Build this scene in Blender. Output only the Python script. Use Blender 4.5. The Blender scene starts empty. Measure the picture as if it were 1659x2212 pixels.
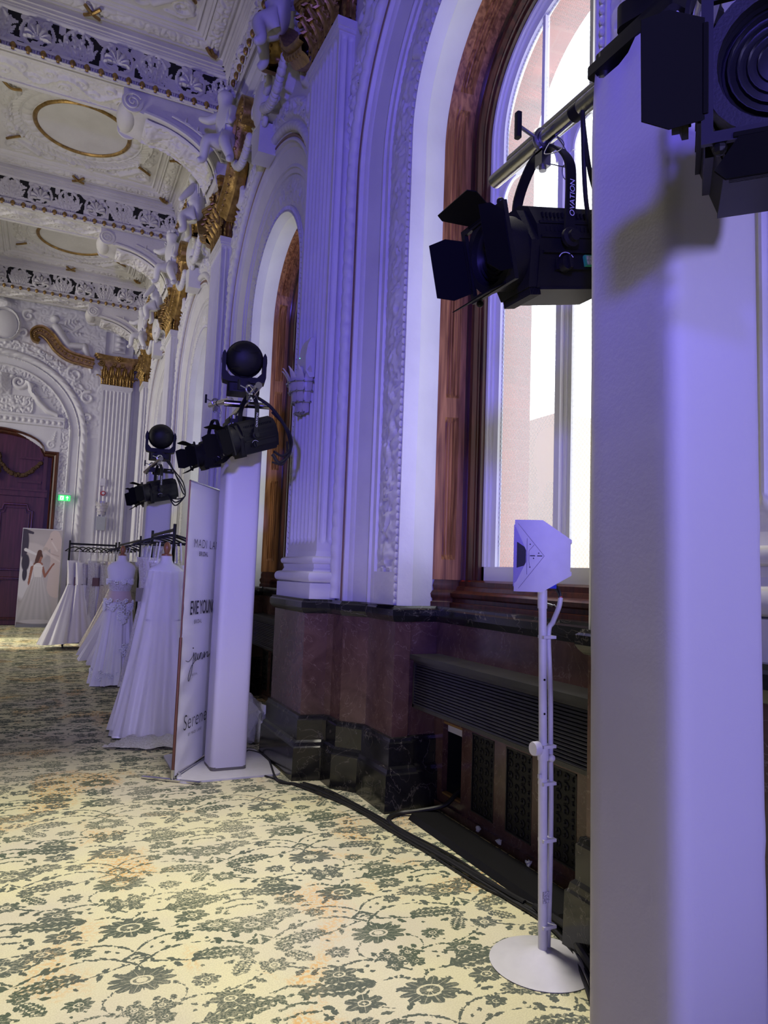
import bpy, math, random
import numpy as np
from mathutils import Vector, Matrix
PI = math.pi
rnd = random.Random(7)
C = bpy.context.scene.collection
S = bpy.context.scene

# ------------------------------------------------------------------ camera
cam_d = bpy.data.cameras.new('camera'); cam = bpy.data.objects.new('camera', cam_d); C.objects.link(cam)
R_ = Vector((0.90343693, -0.42722037, 0.03583943))      # world direction of image right is column of inverse
M3 = Matrix(((0.90343693, 0.06960774, 0.42303247), (-0.42722037, 0.06368291, 0.90190202), (0.03583943, -0.99553968, 0.08727134)))
rot = Matrix((
    (M3[0][0], -M3[0][1], -M3[0][2]),
    (M3[1][0], -M3[1][1], -M3[1][2]),
    (M3[2][0], -M3[2][1], -M3[2][2])))
cam.matrix_world = Matrix.Translation((0, 0, 1.5)) @ rot.to_4x4()
cam_d.sensor_fit = 'VERTICAL'; cam_d.sensor_height = 24.0; cam_d.lens = 24.0*1540.0/2212.0
cam_d.clip_start = 0.02; cam_d.clip_end = 200
S.camera = cam
# ------------------------------------------------------------------ view, world, lights
S.view_settings.view_transform = 'Standard'; S.view_settings.look = 'None'
S.view_settings.exposure = 0.0; S.view_settings.gamma = 1.0; S.view_settings.use_curve_mapping = False
S.cycles.max_bounces = 6; S.cycles.diffuse_bounces = 3; S.cycles.transparent_max_bounces = 12
S.cycles.use_denoising = True
S.cycles.sample_clamp_indirect = 6.0

w = bpy.data.worlds.new('world'); S.world = w; w.use_nodes = True
nt = w.node_tree; nt.nodes.clear()
wo = nt.nodes.new('ShaderNodeOutputWorld')
bg1 = nt.nodes.new('ShaderNodeBackground'); bg1.inputs[0].default_value = (0.78, 0.74, 0.88, 1); bg1.inputs[1].default_value = 0.055   # the rest of the hall
bg2 = nt.nodes.new('ShaderNodeBackground'); bg2.inputs[0].default_value = (0.93, 0.97, 1.0, 1); bg2.inputs[1].default_value = 3.2   # overcast sky outside the windows
mixw = nt.nodes.new('ShaderNodeMixShader')
tc = nt.nodes.new('ShaderNodeTexCoord'); sx = nt.nodes.new('ShaderNodeSeparateXYZ'); mr = nt.nodes.new('ShaderNodeMapRange')
mr.inputs[1].default_value = 0.02; mr.inputs[2].default_value = 0.12
nt.links.new(tc.outputs['Generated'], sx.inputs[0]); nt.links.new(sx.outputs[0], mr.inputs[0]); nt.links.new(mr.outputs[0], mixw.inputs[0])
nt.links.new(bg1.outputs[0], mixw.inputs[1]); nt.links.new(bg2.outputs[0], mixw.inputs[2]); nt.links.new(mixw.outputs[0], wo.inputs[0])

def lamp(name, kind, loc, target, energy, color, **kw):
    d = bpy.data.lights.new(name, kind); d.energy = energy; d.color = color
    for k, v in kw.items(): setattr(d, k, v)
    o = bpy.data.objects.new(name, d); C.objects.link(o); o.location = loc
    o.rotation_euler = (Vector(target)-Vector(loc)).to_track_quat('-Z', 'Y').to_euler()
    return o
# area lamp standing for the unseen windows of the opposite long wall, far end
lamp('daylight_opposite_windows', 'AREA', (-8.0, 15, 4.2), (1.0, 16.5, 3.0), 210, (1.0, 0.95, 0.88), shape='RECTANGLE', size=3.2, size_y=7, spread=math.radians(100))
# unseen overhead spot standing for the hall lights over the carpet
lamp('overhead_wash', 'SPOT', (0.95, 3.3, 8.1), (0.15, 2.9, 0), 2700, (1.0, 0.94, 0.80), spot_size=math.radians(50), spot_blend=1.0, shadow_soft_size=0.4)
lamp('sun_patch_spot', 'SPOT', (-4.0, 15.0, 5.0), (-0.3, 14.9, 0), 1500, (1.0, 0.94, 0.74), spot_size=math.radians(22), spot_blend=0.5, shadow_soft_size=0.1)  # added spot standing for sunlight from the left windows on the far carpet
# unseen spot added low on the left to brighten the ceiling
lamp('ceiling_fill_spot', 'SPOT', (-3.4, 8.0, 1.2), (0.2, 12.0, 8.4), 640, (1.0, 0.94, 0.87), spot_size=math.radians(80), spot_blend=1.0, shadow_soft_size=0.5)
# violet show light thrown from behind the camera
lamp('violet_stage_wash', 'SPOT', (-2.5, -3.4, 2.6), (1.9, 7.2, 4.2), 2300, (0.15, 0.11, 1.0), spot_size=math.radians(52), spot_blend=0.9, shadow_soft_size=0.25)
lamp('violet_column_wash', 'SPOT', (-2.0, -2.6, 1.3), (1.5, 1.7, 1.15), 140, (0.20, 0.16, 1.0), spot_size=math.radians(34), spot_blend=0.9, shadow_soft_size=0.25)
lamp('gown_fill_spot', 'SPOT', (-1.2, -1.2, 2.7), (1.0, 6.6, 1.15), 420, (0.80, 0.76, 1.0), spot_size=math.radians(25), spot_blend=0.7, shadow_soft_size=0.12)  # added spot that brightens the gowns, banner and second column
lamp('lavender_stage_wash', 'SPOT', (0.9, -3.0, 2.2), (1.45, 4.0, 1.3), 620, (0.42, 0.385, 1.0), spot_size=math.radians(44), spot_blend=0.8, shadow_soft_size=0.3)

# ------------------------------------------------------------------ materials
def mat(name, col=(0.8, 0.8, 0.8), rough=0.5, metal=0.0, spec=0.5, noise=None, bump=None, fn=None, coat=0.0):
    """noise=(scale, colour2, amount) mixes a second colour; bump=(scale, strength)"""
    m = bpy.data.materials.new(name); m.use_nodes = True; n = m.node_tree.nodes; l = m.node_tree.links
    b = n['Principled BSDF']; b.inputs['Base Color'].default_value = (*col, 1); b.inputs['Roughness'].default_value = rough
    b.inputs['Metallic'].default_value = metal; b.inputs['Specular IOR Level'].default_value = spec
    if coat: b.inputs['Coat Weight'].default_value = coat; b.inputs['Coat Roughness'].default_value = 0.08
    tc = n.new('ShaderNodeTexCoord')
    if noise:
        t = n.new('ShaderNodeTexNoise'); t.inputs['Scale'].default_value = noise[0]; t.inputs['Detail'].default_value = 6
        l.new(tc.outputs['Object'], t.inputs['Vector'])
        r = n.new('ShaderNodeValToRGB'); r.color_ramp.elements[0].position = 0.35; r.color_ramp.elements[1].position = 0.7
        r.color_ramp.elements[0].color = (*col, 1); r.color_ramp.elements[1].color = (*noise[1], 1)
        l.new(t.outputs[0], r.inputs[0]); l.new(r.outputs[0], b.inputs['Base Color'])
    if bump:
        t2 = n.new('ShaderNodeTexNoise'); t2.inputs['Scale'].default_value = bump[0]; t2.inputs['Detail'].default_value = 4
        l.new(tc.outputs['Object'], t2.inputs['Vector'])
        bp = n.new('ShaderNodeBump'); bp.inputs['Strength'].default_value = bump[1]; bp.inputs['Distance'].default_value = 0.02
        l.new(t2.outputs[0], bp.inputs['Height']); l.new(bp.outputs[0], b.inputs['Normal'])
    if fn: fn(m, n, l, b, tc)
    return m

PLASTER = mat('white_plaster', (0.66, 0.65, 0.65), 0.5, noise=(3, (0.60, 0.59, 0.59), 1), bump=(18, 0.12))
CEILP = mat('ceiling_plaster', (0.70, 0.68, 0.64), 0.6, noise=(2.5, (0.62, 0.60, 0.56), 1), bump=(30, 0.15))
DARKGAP = mat('pierced_gap', (0.01, 0.01, 0.01), 0.9)
GILT = mat('antique_gilt', (0.42, 0.27, 0.09), 0.42, 0.8, noise=(14, (0.20, 0.12, 0.04), 1), bump=(40, 0.25))
GOLDLINE = mat('dull_bronze_line', (0.22, 0.13, 0.08), 0.5, 0.3)
def marble(base, vein, dark, sc):
    def fn(m, n, l, b, tc):
        t = n.new('ShaderNodeTexNoise'); t.inputs['Scale'].default_value = sc; t.inputs['Detail'].default_value = 8; t.inputs['Roughness'].default_value = 0.65; t.inputs['Distortion'].default_value = 1.4
        l.new(tc.outputs['Object'], t.inputs[0])
        r = n.new('ShaderNodeValToRGB'); e = r.color_ramp.elements
        e[0].position = 0.3; e[0].color = (*dark, 1); e[1].position = 0.62; e[1].color = (*base, 1)
        l.new(t.outputs[0], r.inputs[0])
        v = n.new('ShaderNodeTexNoise'); v.inputs['Scale'].default_value = sc*1.3; v.inputs['Detail'].default_value = 5; v.inputs['Distortion'].default_value = 2.2
        l.new(tc.outputs['Object'], v.inputs[0])
        s = n.new('ShaderNodeMath'); s.operation = 'SUBTRACT'; s.inputs[1].default_value = 0.5; l.new(v.outputs[0], s.inputs[0])
        a = n.new('ShaderNodeMath'); a.operation = 'ABSOLUTE'; l.new(s.outputs[0], a.inputs[0])
        rr = n.new('ShaderNodeMapRange'); rr.inputs[1].default_value = 0.0; rr.inputs[2].default_value = 0.008; rr.inputs[3].default_value = 0.55; rr.inputs[4].default_value = 0.0
        l.new(a.outputs[0], rr.inputs[0])
        mx = n.new('ShaderNodeMixRGB'); l.new(rr.outputs[0], mx.inputs[0]); l.new(r.outputs[0], mx.inputs[1]); mx.inputs[2].default_value = (*vein, 1)
        l.new(mx.outputs[0], b.inputs['Base Color'])
    return fn
PINKM = mat('rose_marble', rough=0.22, fn=marble((0.125, 0.068, 0.058), (0.30, 0.22, 0.20), (0.07, 0.032, 0.028), 3.5))
BLACKM = mat('black_marble', rough=0.16, fn=marble((0.018, 0.018, 0.020), (0.20, 0.18, 0.16), (0.008, 0.008, 0.010), 2.2))
def woodfn(c1, c2, sc):
    def fn(m, n, l, b, tc):
        mp = n.new('ShaderNodeMapping'); mp.inputs['Scale'].default_value = (sc, sc, sc*0.05); l.new(tc.outputs['Object'], mp.inputs[0])
        t = n.new('ShaderNodeTexNoise'); t.inputs['Scale'].default_value = 6; t.inputs['Detail'].default_value = 8; t.inputs['Distortion'].default_value = 0.6
        l.new(mp.outputs[0], t.inputs[0]); r = n.new('ShaderNodeValToRGB'); r.color_ramp.elements[0].position = 0.35; r.color_ramp.elements[1].position = 0.68
        r.color_ramp.elements[0].color = (*c1, 1); r.color_ramp.elements[1].color = (*c2, 1); l.new(t.outputs[0], r.inputs[0]); l.new(r.outputs[0], b.inputs['Base Color'])
    return fn
WOOD = mat('walnut_jamb', rough=0.45, spec=.3, fn=woodfn((0.13, 0.045, 0.014), (0.42, 0.19, 0.07), 6))
DWOOD = mat('dark_mahogany', rough=0.28, fn=woodfn((0.030, 0.008, 0.005), (0.10, 0.028, 0.014), 5))
FLAPM = mat('black_matt_flap', (0.005, 0.005, 0.005), 0.85, spec=.1)
PURPDOOR = mat('dark_plum_door', rough=0.42, fn=woodfn((0.045, 0.014, 0.022), (0.085, 0.022, 0.04), 4))
DOORGILT = mat('door_carving_bronze', (0.075, 0.04, 0.018), 0.5, 0.3, bump=(40, 0.6))
WHITEPAINT = mat('white_window_paint', (0.80, 0.80, 0.82), 0.35)
BLACKMET = mat('black_painted_metal', (0.006, 0.006, 0.006), 0.5, spec=.25, noise=(8, (0.010, 0.010, 0.011), 1))
BLACKPL = mat('black_plastic', (0.008, 0.008, 0.009), 0.5, spec=.3, bump=(200, 0.08))
RADM = mat('black_radiator_paint', (0.02, 0.02, 0.019), 0.38, noise=(10, (0.03, 0.03, 0.028), 1))
STEEL = mat('polished_steel', (0.62, 0.62, 0.62), 0.22, 1.0, bump=(60, 0.04))
CHROME = mat('clamp_alloy', (0.5, 0.5, 0.52), 0.3, 1.0)
LYCRA = mat('white_stretch_fabric', (0.52, 0.50, 0.56), 0.65, bump=(90, 0.05))
WHITEMET = mat('white_powder_coat', (0.60, 0.59, 0.63), 0.4, noise=(20, (0.56, 0.55, 0.59), 1))
CABLE = mat('black_rubber_cable', (0.010, 0.010, 0.011), 0.5)
WIRE = mat('steel_safety_wire', (0.3, 0.3, 0.32), 0.4, 0.8)
BLUEPL = mat('blue_plastic', (0.02, 0.03, 0.55), 0.5)
REDPL = mat('red_alarm_plastic', (0.35, 0.02, 0.02), 0.4)

# ------------------------------------------------------------------ mesh helpers
class MB:
    def __init__(s): s.v = []; s.f = []; s.mi = []; s.m = 0
    def add(s, vs, fs):
        o = len(s.v); s.v.extend([tuple(map(float, q)) for q in vs])
        for f in fs: s.f.append(tuple(o+i for i in f)); s.mi.append(s.m)
        return s
    def box(s, c, d, M=None):
        x, y, z = d[0]/2, d[1]/2, d[2]/2
        vs = [Vector((i*x, j*y, k*z)) for i in (-1, 1) for j in (-1, 1) for k in (-1, 1)]
        if M is not None: vs = [M @ q for q in vs]
        vs = [q+Vector(c) for q in vs]
        return s.add(vs, [(0, 1, 3, 2), (4, 6, 7, 5), (0, 4, 5, 1), (2, 3, 7, 6), (0, 2, 6, 4), (1, 5, 7, 3)])
    def bb(s, x0, x1, y0, y1, z0, z1): return s.box(((x0+x1)/2, (y0+y1)/2, (z0+z1)/2), (abs(x1-x0), abs(y1-y0), abs(z1-z0)))
    def rbox(s, c, d, r=0.01, n=3, axis=2):
        """box with rounded vertical edges along axis"""
        a = [i for i in range(3) if i != axis]; hx, hy = d[a[0]]/2, d[a[1]]/2; r = min(r, hx*.99, hy*.99); pts = []
        for qx, qy, t0 in ((1, 1, 0), (-1, 1, PI/2), (-1, -1, PI), (1, -1, 1.5*PI)):
            for k in range(n+1):
                t = t0+PI/2*k/n; pts.append((qx*(hx-r)+r*math.cos(t), qy*(hy-r)+r*math.sin(t)))
        N = len(pts); vs = []
        for h in (-d[axis]/2, d[axis]/2):
            for p in pts:
                q = [0, 0, 0]; q[a[0]] = p[0]+c[a[0]]; q[a[1]] = p[1]+c[a[1]]; q[axis] = h+c[axis]; vs.append(q)
        fs = [(i, (i+1) % N, N+(i+1) % N, N+i) for i in range(N)]+[tuple(range(N))[::-1], tuple(range(N, 2*N))]
        return s.add(vs, fs)
    def prism(s, pts, axis, a, b):
        """polygon pts in the two other axes, extruded along axis from a to b"""
        o = [i for i in range(3) if i != axis]; N = len(pts); vs = []
        for h in (a, b):
            for p in pts:
                q = [0, 0, 0]; q[o[0]] = p[0]; q[o[1]] = p[1]; q[axis] = h; vs.append(q)
        return s.add(vs, [(i, (i+1) % N, N+(i+1) % N, N+i) for i in range(N)]+[tuple(range(N))[::-1], tuple(range(N, 2*N))])
    def tube(s, path, r, n=10, caps=True, rf=None):
        P = [Vector(p) for p in path]; vs = []; up = None
        for i, p in enumerate(P):
            t = (P[min(i+1, len(P)-1)]-P[max(i-1, 0)]).normalized()
            if up is None:
                up = Vector((0, 0, 1)) if abs(t.z) < .9 else Vector((1, 0, 0))
            a = (up - t*up.dot(t)).normalized(); b = t.cross(a); up = a
            rr = rf(i/(len(P)-1)) if rf else r
            for k in range(n):
                th = 2*PI*k/n; vs.append(p+(a*math.cos(th)+b*math.sin(th))*rr)
        fs = [(i*n+k, i*n+(k+1) % n, (i+1)*n+(k+1) % n, (i+1)*n+k) for i in range(len(P)-1) for k in range(n)]
        if caps: fs += [tuple(range(n))[::-1], tuple(range((len(P)-1)*n, len(P)*n))]
        return s.add(vs, fs)
    def lathe(s, prof, c=(0, 0, 0), n=24, axis=2, caps=True):
        vs = []
        for r, h in prof:
            for k in range(n):
                t = 2*PI*k/n; q = [0, 0, 0]; o = [i for i in range(3) if i != axis]
                q[o[0]] = r*math.cos(t); q[o[1]] = r*math.sin(t); q[axis] = h
                vs.append([q[0]+c[0], q[1]+c[1], q[2]+c[2]])
        fs = [(i*n+k, i*n+(k+1) % n, (i+1)*n+(k+1) % n, (i+1)*n+k) for i in range(len(prof)-1) for k in range(n)]
        if caps: fs += [tuple(range(n))[::-1], tuple(range((len(prof)-1)*n, len(prof)*n))]
        return s.add(vs, fs)
    def ball(s, c, r, nu=10, nv=7, M=None):
        rx, ry, rz = (r, r, r) if not isinstance(r, (tuple, list)) else r; vs = []
        for j in range(nv+1):
            ph = -PI/2+PI*j/nv
            for k in range(nu):
                t = 2*PI*k/nu; q = Vector((rx*math.cos(ph)*math.cos(t), ry*math.cos(ph)*math.sin(t), rz*math.sin(ph)))
                if M is not None: q = M @ q
                vs.append(q+Vector(c))
        return s.add(vs, [(j*nu+k, j*nu+(k+1) % nu, (j+1)*nu+(k+1) % nu, (j+1)*nu+k) for j in range(nv) for k in range(nu)])
    def grid(s, P, close=False):
        """P: array (n,m,3)"""
        P = np.asarray(P, float); n, m = P.shape[:2]; o = len(s.v); s.v.extend(map(tuple, P.reshape(-1, 3)))
        mm = m if close else m-1
        for i in range(n-1):
            for j in range(mm):
                j2 = (j+1) % m; s.f.append((o+i*m+j, o+i*m+j2, o+(i+1)*m+j2, o+(i+1)*m+j)); s.mi.append(s.m)
        return s
    def xf(s, M, start=0):
        for i in range(start, len(s.v)): s.v[i] = tuple(M @ Vector(s.v[i]))
        return s

def obj(name, mb, mats, parent=None, world=True, ang=38, flat=False):
    """link MB as one mesh; if a parent is given and world is set, vertices are moved into the parent's frame"""
    me = bpy.data.meshes.new(name); v = np.array(mb.v, dtype=float)
    if parent is not None and world:
        l = np.array(total_loc(parent)); v = v-l
    me.from_pydata(v.tolist(), [], mb.f)
    if not isinstance(mats, (list, tuple)): mats = [mats]
    for m in mats: me.materials.append(m)
    if len(mats) > 1: me.polygons.foreach_set('material_index', mb.mi)
    if not flat:
        me.shade_smooth(); me.set_sharp_from_angle(angle=math.radians(ang))
    me.update()
    o = bpy.data.objects.new(name, me); C.objects.link(o)
    if parent is not None: o.parent = parent
    return o
def total_loc(o):
    l = Vector(o.location)
    while o.parent is not None: o = o.parent; l = l+Vector(o.location)
    return l
def tag(o, label=None, cat=None, group=None, kind=None):
    if label: o['label'] = label
    if cat: o['category'] = cat
    if group: o['group'] = group
    if kind: o['kind'] = kind
    return o
def thing(name, label, cat, loc=(0, 0, 0), rot=(0, 0, 0), group=None):
    o = bpy.data.objects.new(name, None); C.objects.link(o); o.location = loc; o.rotation_euler = rot; o.empty_display_size = .1
    return tag(o, label, cat, group)
def setting(name, loc=(0, 0, 0)):
    o = bpy.data.objects.new(name, None); C.objects.link(o); o.location = loc; o['kind'] = 'structure'; return o
def copy_tree(o, parent=None):
    c = o.copy(); C.objects.link(c)
    if parent is not None: c.parent = parent
    for ch in list(o.children): copy_tree(ch, c)
    return c
def bez(pts, n=24):
    """Catmull-Rom through pts"""
    P = [Vector(p) for p in pts]; P = [P[0]*2-P[1]]+P+[P[-1]*2-P[-2]]; out = []
    for i in range(1, len(P)-2):
        for k in range(n):
            t = k/n; a, b, c, d = P[i-1], P[i], P[i+1], P[i+2]
            out.append(0.5*((2*b)+(-a+c)*t+(2*a-5*b+4*c-d)*t*t+(-a+3*b-3*c+d)*t**3))
    out.append(P[-2]); return out
def font_mesh(txt, size, sx=1.0, shear=0.0, bold=0.0, spacing=1.0):
    """text as flat polygons, built with Blender's own font; returns (verts, faces) in x,y starting at 0"""
    cu = bpy.data.curves.new('t', 'FONT'); cu.body = txt; cu.size = size; cu.shear = shear; cu.offset = bold; cu.space_character = spacing
    o = bpy.data.objects.new('t', cu); C.objects.link(o); bpy.context.view_layer.update()
    me = o.to_mesh(); vs = [(v.co.x*sx, v.co.y, 0) for v in me.vertices]; fs = [tuple(p.vertices) for p in me.polygons]
    o.to_mesh_clear(); bpy.data.objects.remove(o); bpy.data.curves.remove(cu); return vs, fs
# ------------------------------------------------------------------ relief drawing (numpy height fields)
def ss(a, b, x): t = np.clip((x-a)/(b-a), 0, 1); return t*t*(3-2*t)
def seg(u, v, a, b, w0, w1):
    """rounded tapering stroke"""
    ax, ay = a; bx, by = b; L = (bx-ax)**2+(by-ay)**2+1e-9
    t = np.clip(((u-ax)*(bx-ax)+(v-ay)*(by-ay))/L, 0, 1); d = np.hypot(u-ax-t*(bx-ax), v-ay-t*(by-ay)); w_ = w0+(w1-w0)*t
    return np.sqrt(np.clip(1-(d/w_)**2, 0, 1))*w_
def stroke(u, v, pts, w0, w1):
    h = np.zeros_like(u); n = len(pts)-1
    x0 = min(p[0] for p in pts)-w0-w1; x1 = max(p[0] for p in pts)+w0+w1; y0 = min(p[1] for p in pts)-w0-w1; y1 = max(p[1] for p in pts)+w0+w1
    m = (u > x0) & (u < x1) & (v > y0) & (v < y1)
    if not m.any(): return h
    uu, vv, hh = u[m], v[m], h[m]
    for i in range(n): hh = np.maximum(hh, seg(uu, vv, pts[i], pts[i+1], w0+(w1-w0)*i/n, w0+(w1-w0)*(i+1)/n))
    h[m] = hh; return h
def spiral_pts(cx, cy, r, turns=1.6, start=0.0, hand=1, n=26):
    return [(cx+r*(1-.9*k/n)*math.cos(start+hand*2*PI*turns*k/n), cy+r*(1-.9*k/n)*math.sin(start+hand*2*PI*turns*k/n)) for k in range(n+1)]
def leaf(u, v, cx, cy, L, W, ang, lobes=5):
    """acanthus leaf lying on the ground plane from (cx,cy) towards ang"""
    ca, sa = math.cos(ang), math.sin(ang); x = ((u-cx)*ca+(v-cy)*sa)/L; y = (-(u-cx)*sa+(v-cy)*ca)/W
    prof = np.sin(np.clip(x, 0, 1)**0.8*PI)*(0.72+0.28*np.abs(np.cos((x*lobes-np.abs(y)*.9)*PI)))
    ins = (x > 0) & (x < 1) & (np.abs(y) < prof)
    h = np.where(ins, (0.55+0.45*np.cos((x*lobes*1.0-np.abs(y)*1.2)*2*PI))*(1-np.abs(y)/np.maximum(prof, 1e-3))**0.4*0.7+0.3*np.exp(-(y/0.15)**2), 0)
    return h*W*0.55
def shell(u, v, cx, cy, R, up=1):
    x = (u-cx)/R; y = (v-cy)/R*up; r = np.hypot(x, y+0.35); t = np.arctan2(x, y+0.35)
    edge = 1.15+0.05*np.cos(t*11); ins = (r < edge) & (np.abs(t) < 1.75)
    return np.where(ins, (0.35+0.65*np.abs(np.cos(t*5.5)))*np.sin(np.clip(r/edge, 0, 1)*PI*.8)**.7, 0)*R*0.38
_ng = np.random.RandomState(5)
def vnoise(u, v, sc, seed=0):
    g = np.random.RandomState(seed).rand(64, 64); x = u*sc; y = v*sc; i = np.floor(x).astype(int); j = np.floor(y).astype(int)
    fx = x-i; fy = y-j; fx = fx*fx*(3-2*fx); fy = fy*fy*(3-2*fy); i %= 64; j %= 64; i2 = (i+1) % 64; j2 = (j+1) % 64
    return (g[i, j]*(1-fx)+g[i2, j]*fx)*(1-fy)+(g[i, j2]*(1-fx)+g[i2, j2]*fx)*fy
def foliage(u, v, sc, seed=0):
    """dense carved leafage"""
    a = vnoise(u, v, sc, seed)+.5*vnoise(u, v, sc*2.1, seed+1); b = vnoise(u+7, v+3, sc*1.1, seed+2)
    return np.abs(np.sin(a*7.5+b*4))**.7*.6+.4*vnoise(u, v, sc*4, seed+3)
# ================================================================== SETTING
P = 4.3; YC = [-1.0, 3.3, 7.6, 11.9, 16.2]; PIL = [1.15, 5.45, 9.75, 14.05, 18.35]; ZS = 4.55; YEND = 18.95
# ---------------- carpet: one drawn repeat of the woven damask, 0.95 m by 0.855 m, tiled by the material
def carpet_image():
    Wc, Hc = 0.95, 0.855; nx, ny = 950, 855
    U, V = np.meshgrid((np.arange(nx)+.5)/nx*Wc-Wc/2, (np.arange(ny)+.5)/ny*Hc, indexing='xy')
    jag = (vnoise(U, V, 70, 3)-.5)*.012+(vnoise(U, V, 170, 4)-.5)*.008
    ink = np.zeros_like(U)
    A = np.abs(U)                                   # mirrored about the stem
    def put(d, hole=0.0):                           # d<0 inside
        nonlocal ink
        ink = np.maximum(ink, (d+jag*1.0 < 0).astype(float)*(1-hole*(vnoise(U, V, 150, 9) > .62)))
    def cut(d):
        nonlocal ink
        ink = np.where(d+jag*.3 < 0, 0, ink)
    def wrapv(v0): return (V-v0+Hc/2) % Hc-Hc/2
    def petalflower(a0, v0, R, k=8, rot=0, sq=.8, hole=.1, core=.3, dens=1.0):
        R = R*1.16
        for aa in (A,):
            x = aa-a0; y = wrapv(v0)/sq; r = np.hypot(x, y); t = np.arctan2(y, x)+rot
            put(r-R*(.62+.38*np.abs(np.cos(t*k/2))**.6), hole)
            cut(np.abs(r-R*core)-R*.05); cut(np.where(r < R*.95, np.abs(np.sin(t*k/2))*r-R*.035, 1))
            cut(r-R*.1)
    def feather(a0, v0, L, Wd, ang, hole=.15):
        ca, sa = math.cos(ang), math.sin(ang); x = ((A-a0)*ca+wrapv(v0)*sa)/L; y = (-(A-a0)*sa+wrapv(v0)*ca)
        pr = Wd*np.sin(np.clip(x, 0, 1)**.75*PI)**.8*(.72+.28*np.abs(np.sin(x*26-np.abs(y)/Wd*1.5)))
        put(np.where((x > 0) & (x < 1), np.abs(y)-pr, 1), hole)
        cut(np.where((x > .12) & (x < .88), np.abs(np.abs(y)-pr*.45)-.0022+.003*np.sin(x*60), 1))
    def line(pts, w=.0046, n=14):
        q = bez([(p[0], p[1], 0) for p in pts], n); d = np.full_like(U, 9.)
        for a, b in zip(q[:-1], q[1:]):
            for off in (-Hc, 0, Hc):
                ax, ay, bx, by = a.x, a.y+off, b.x, b.y+off
                if max(ay, by) < -.05 or min(ay, by) > Hc+.05: continue
                t = np.clip(((A-ax)*(bx-ax)+(V-ay)*(by-ay))/((bx-ax)**2+(by-ay)**2+1e-9), 0, 1)
                d = np.minimum(d, np.hypot(A-ax-t*(bx-ax), V-ay-t*(by-ay)))
        put(d-w)
    def smallleaf(a0, v0, L, ang): 
        ca, sa = math.cos(ang), math.sin(ang); x = ((A-a0)*ca+wrapv(v0)*sa)/L; y = (-(A-a0)*sa+wrapv(v0)*ca)
        put(np.where((x > 0) & (x < 1), np.abs(y)-L*.26*np.sin(np.clip(x, 0, 1)*PI), 1))
    # stem medallion
    d = A/.062+np.abs(wrapv(0))/.055-1; put(np.maximum(d, -(d+.28))*.05); x = np.hypot(A/.045, wrapv(0)/.036)-1
    put(np.where(x < 0, (vnoise(U, V, 95, 21)-.5)*.1, 1))
    petalflower(0, -.155, .105, 12, .2, .68); petalflower(0, -.60, .105, 12, .5, .7, core=.38)
    cut(np.hypot(A, wrapv(-.155)/.8)-.02)
    for s in (-.335, -.405): petalflower(.045, s, .034, 5, 0, .9)
    petalflower(0, -.37, .04, 6, 0, .9, .3)
    line([(0, -.055), (.02, -.085), (.05, -.10), (.09, -.09)]); line([(.055, 0), (.10, .03), (.20, .045), (.32, .02), (.42, -.04), (.475, -.06)])
    line([(.0, .05), (.04, .10), (.12, .145), (.24, .14), (.34, .10), (.40, .05)]); line([(.0, .32), (.05, .36), (.10, .375), (.20, .37), (.26, .40)])
    line([(.0, .44), (.08, .50), (.16, .53), (.27, .52), (.38, .56), (.46, .62)]); line([(.0, .40), (.03, .44), (.05, .47)], .004)
    line([(.09, .66), (.13, .62), (.14, .57), (.11, .52), (.06, .50)], .0025)
    line([(.16, .20), (.22, .24), (.24, .30), (.20, .34)], .003); line([(.33, .10), (.36, .15), (.42, .18), (.475, .17)]); line([(.475, .02), (.43, -.03), (.36, -.07), (.24, -.09), (.12, -.06), (0.03, -.03)])
    feather(.16, .375, .30, .062, .12); feather(.20, .80, .24, .05, -.15, .35); feather(.32, .60, .15, .035, .9, .3)
    petalflower(.255, .27, .062, 6, .3, .75); petalflower(.27, .47, .062, 6, .2, .75, .2); petalflower(.215, .62, .045, 8, 0, .8, .2); petalflower(.33, .155, .075, 10, .1, .6, .35); petalflower(.19, .11, .04, 6, 0, .8)
    petalflower(.475, .10, .095, 12, .3, .62, .3); petalflower(.475, .62, .05, 7, .3, .9, .3); petalflower(.40, .73, .035, 5, 0, .8)
    for k in range(4):
        dd = np.abs(wrapv(.30+k*.055)-.25*(.475-A)*-1) -.006; put(np.where((.475-A < .07), dd, 1))
    for q_ in range(46): smallleaf(rnd.uniform(.03, .475), rnd.uniform(0, Hc), rnd.uniform(.018, .042), rnd.uniform(0, 6.28))
    for a0, v0, L, g in ((.10, .03, .04, .6), (.13, .17, .05, 2.2), (.30, .05, .045, -.7), (.38, .02, .05, 1.0), (.08, .53, .04, 1.2), (.33, .53, .05, -.6), (.36, .28, .05, .5), (.12, .29, .035, 2.6), (.42, .40, .05, -1), (.07, .72, .04, .3), (.15, .74, .05, 2), (.42, .52, .05, 2.4), (.30, .70, .045, .2), (.10, .82, .04, -.6), (.20, .19, .03, 0), (.42, .23, .045, 2.9), (.05, .20, .03, .4), (.35, .44, .04, 1.9), (.44, .80, .045, .9)):
        smallleaf(a0, v0, L, g)
    im = bpy.data.images.new('carpet_repeat', nx, ny, alpha=False, float_buffer=False); im.colorspace_settings.name = 'Non-Color'
    px = np.ones((ny, nx, 4), np.float32); px[..., :3] = ink[..., None]; im.pixels.foreach_set(px.ravel()); im.pack(); return im
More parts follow.
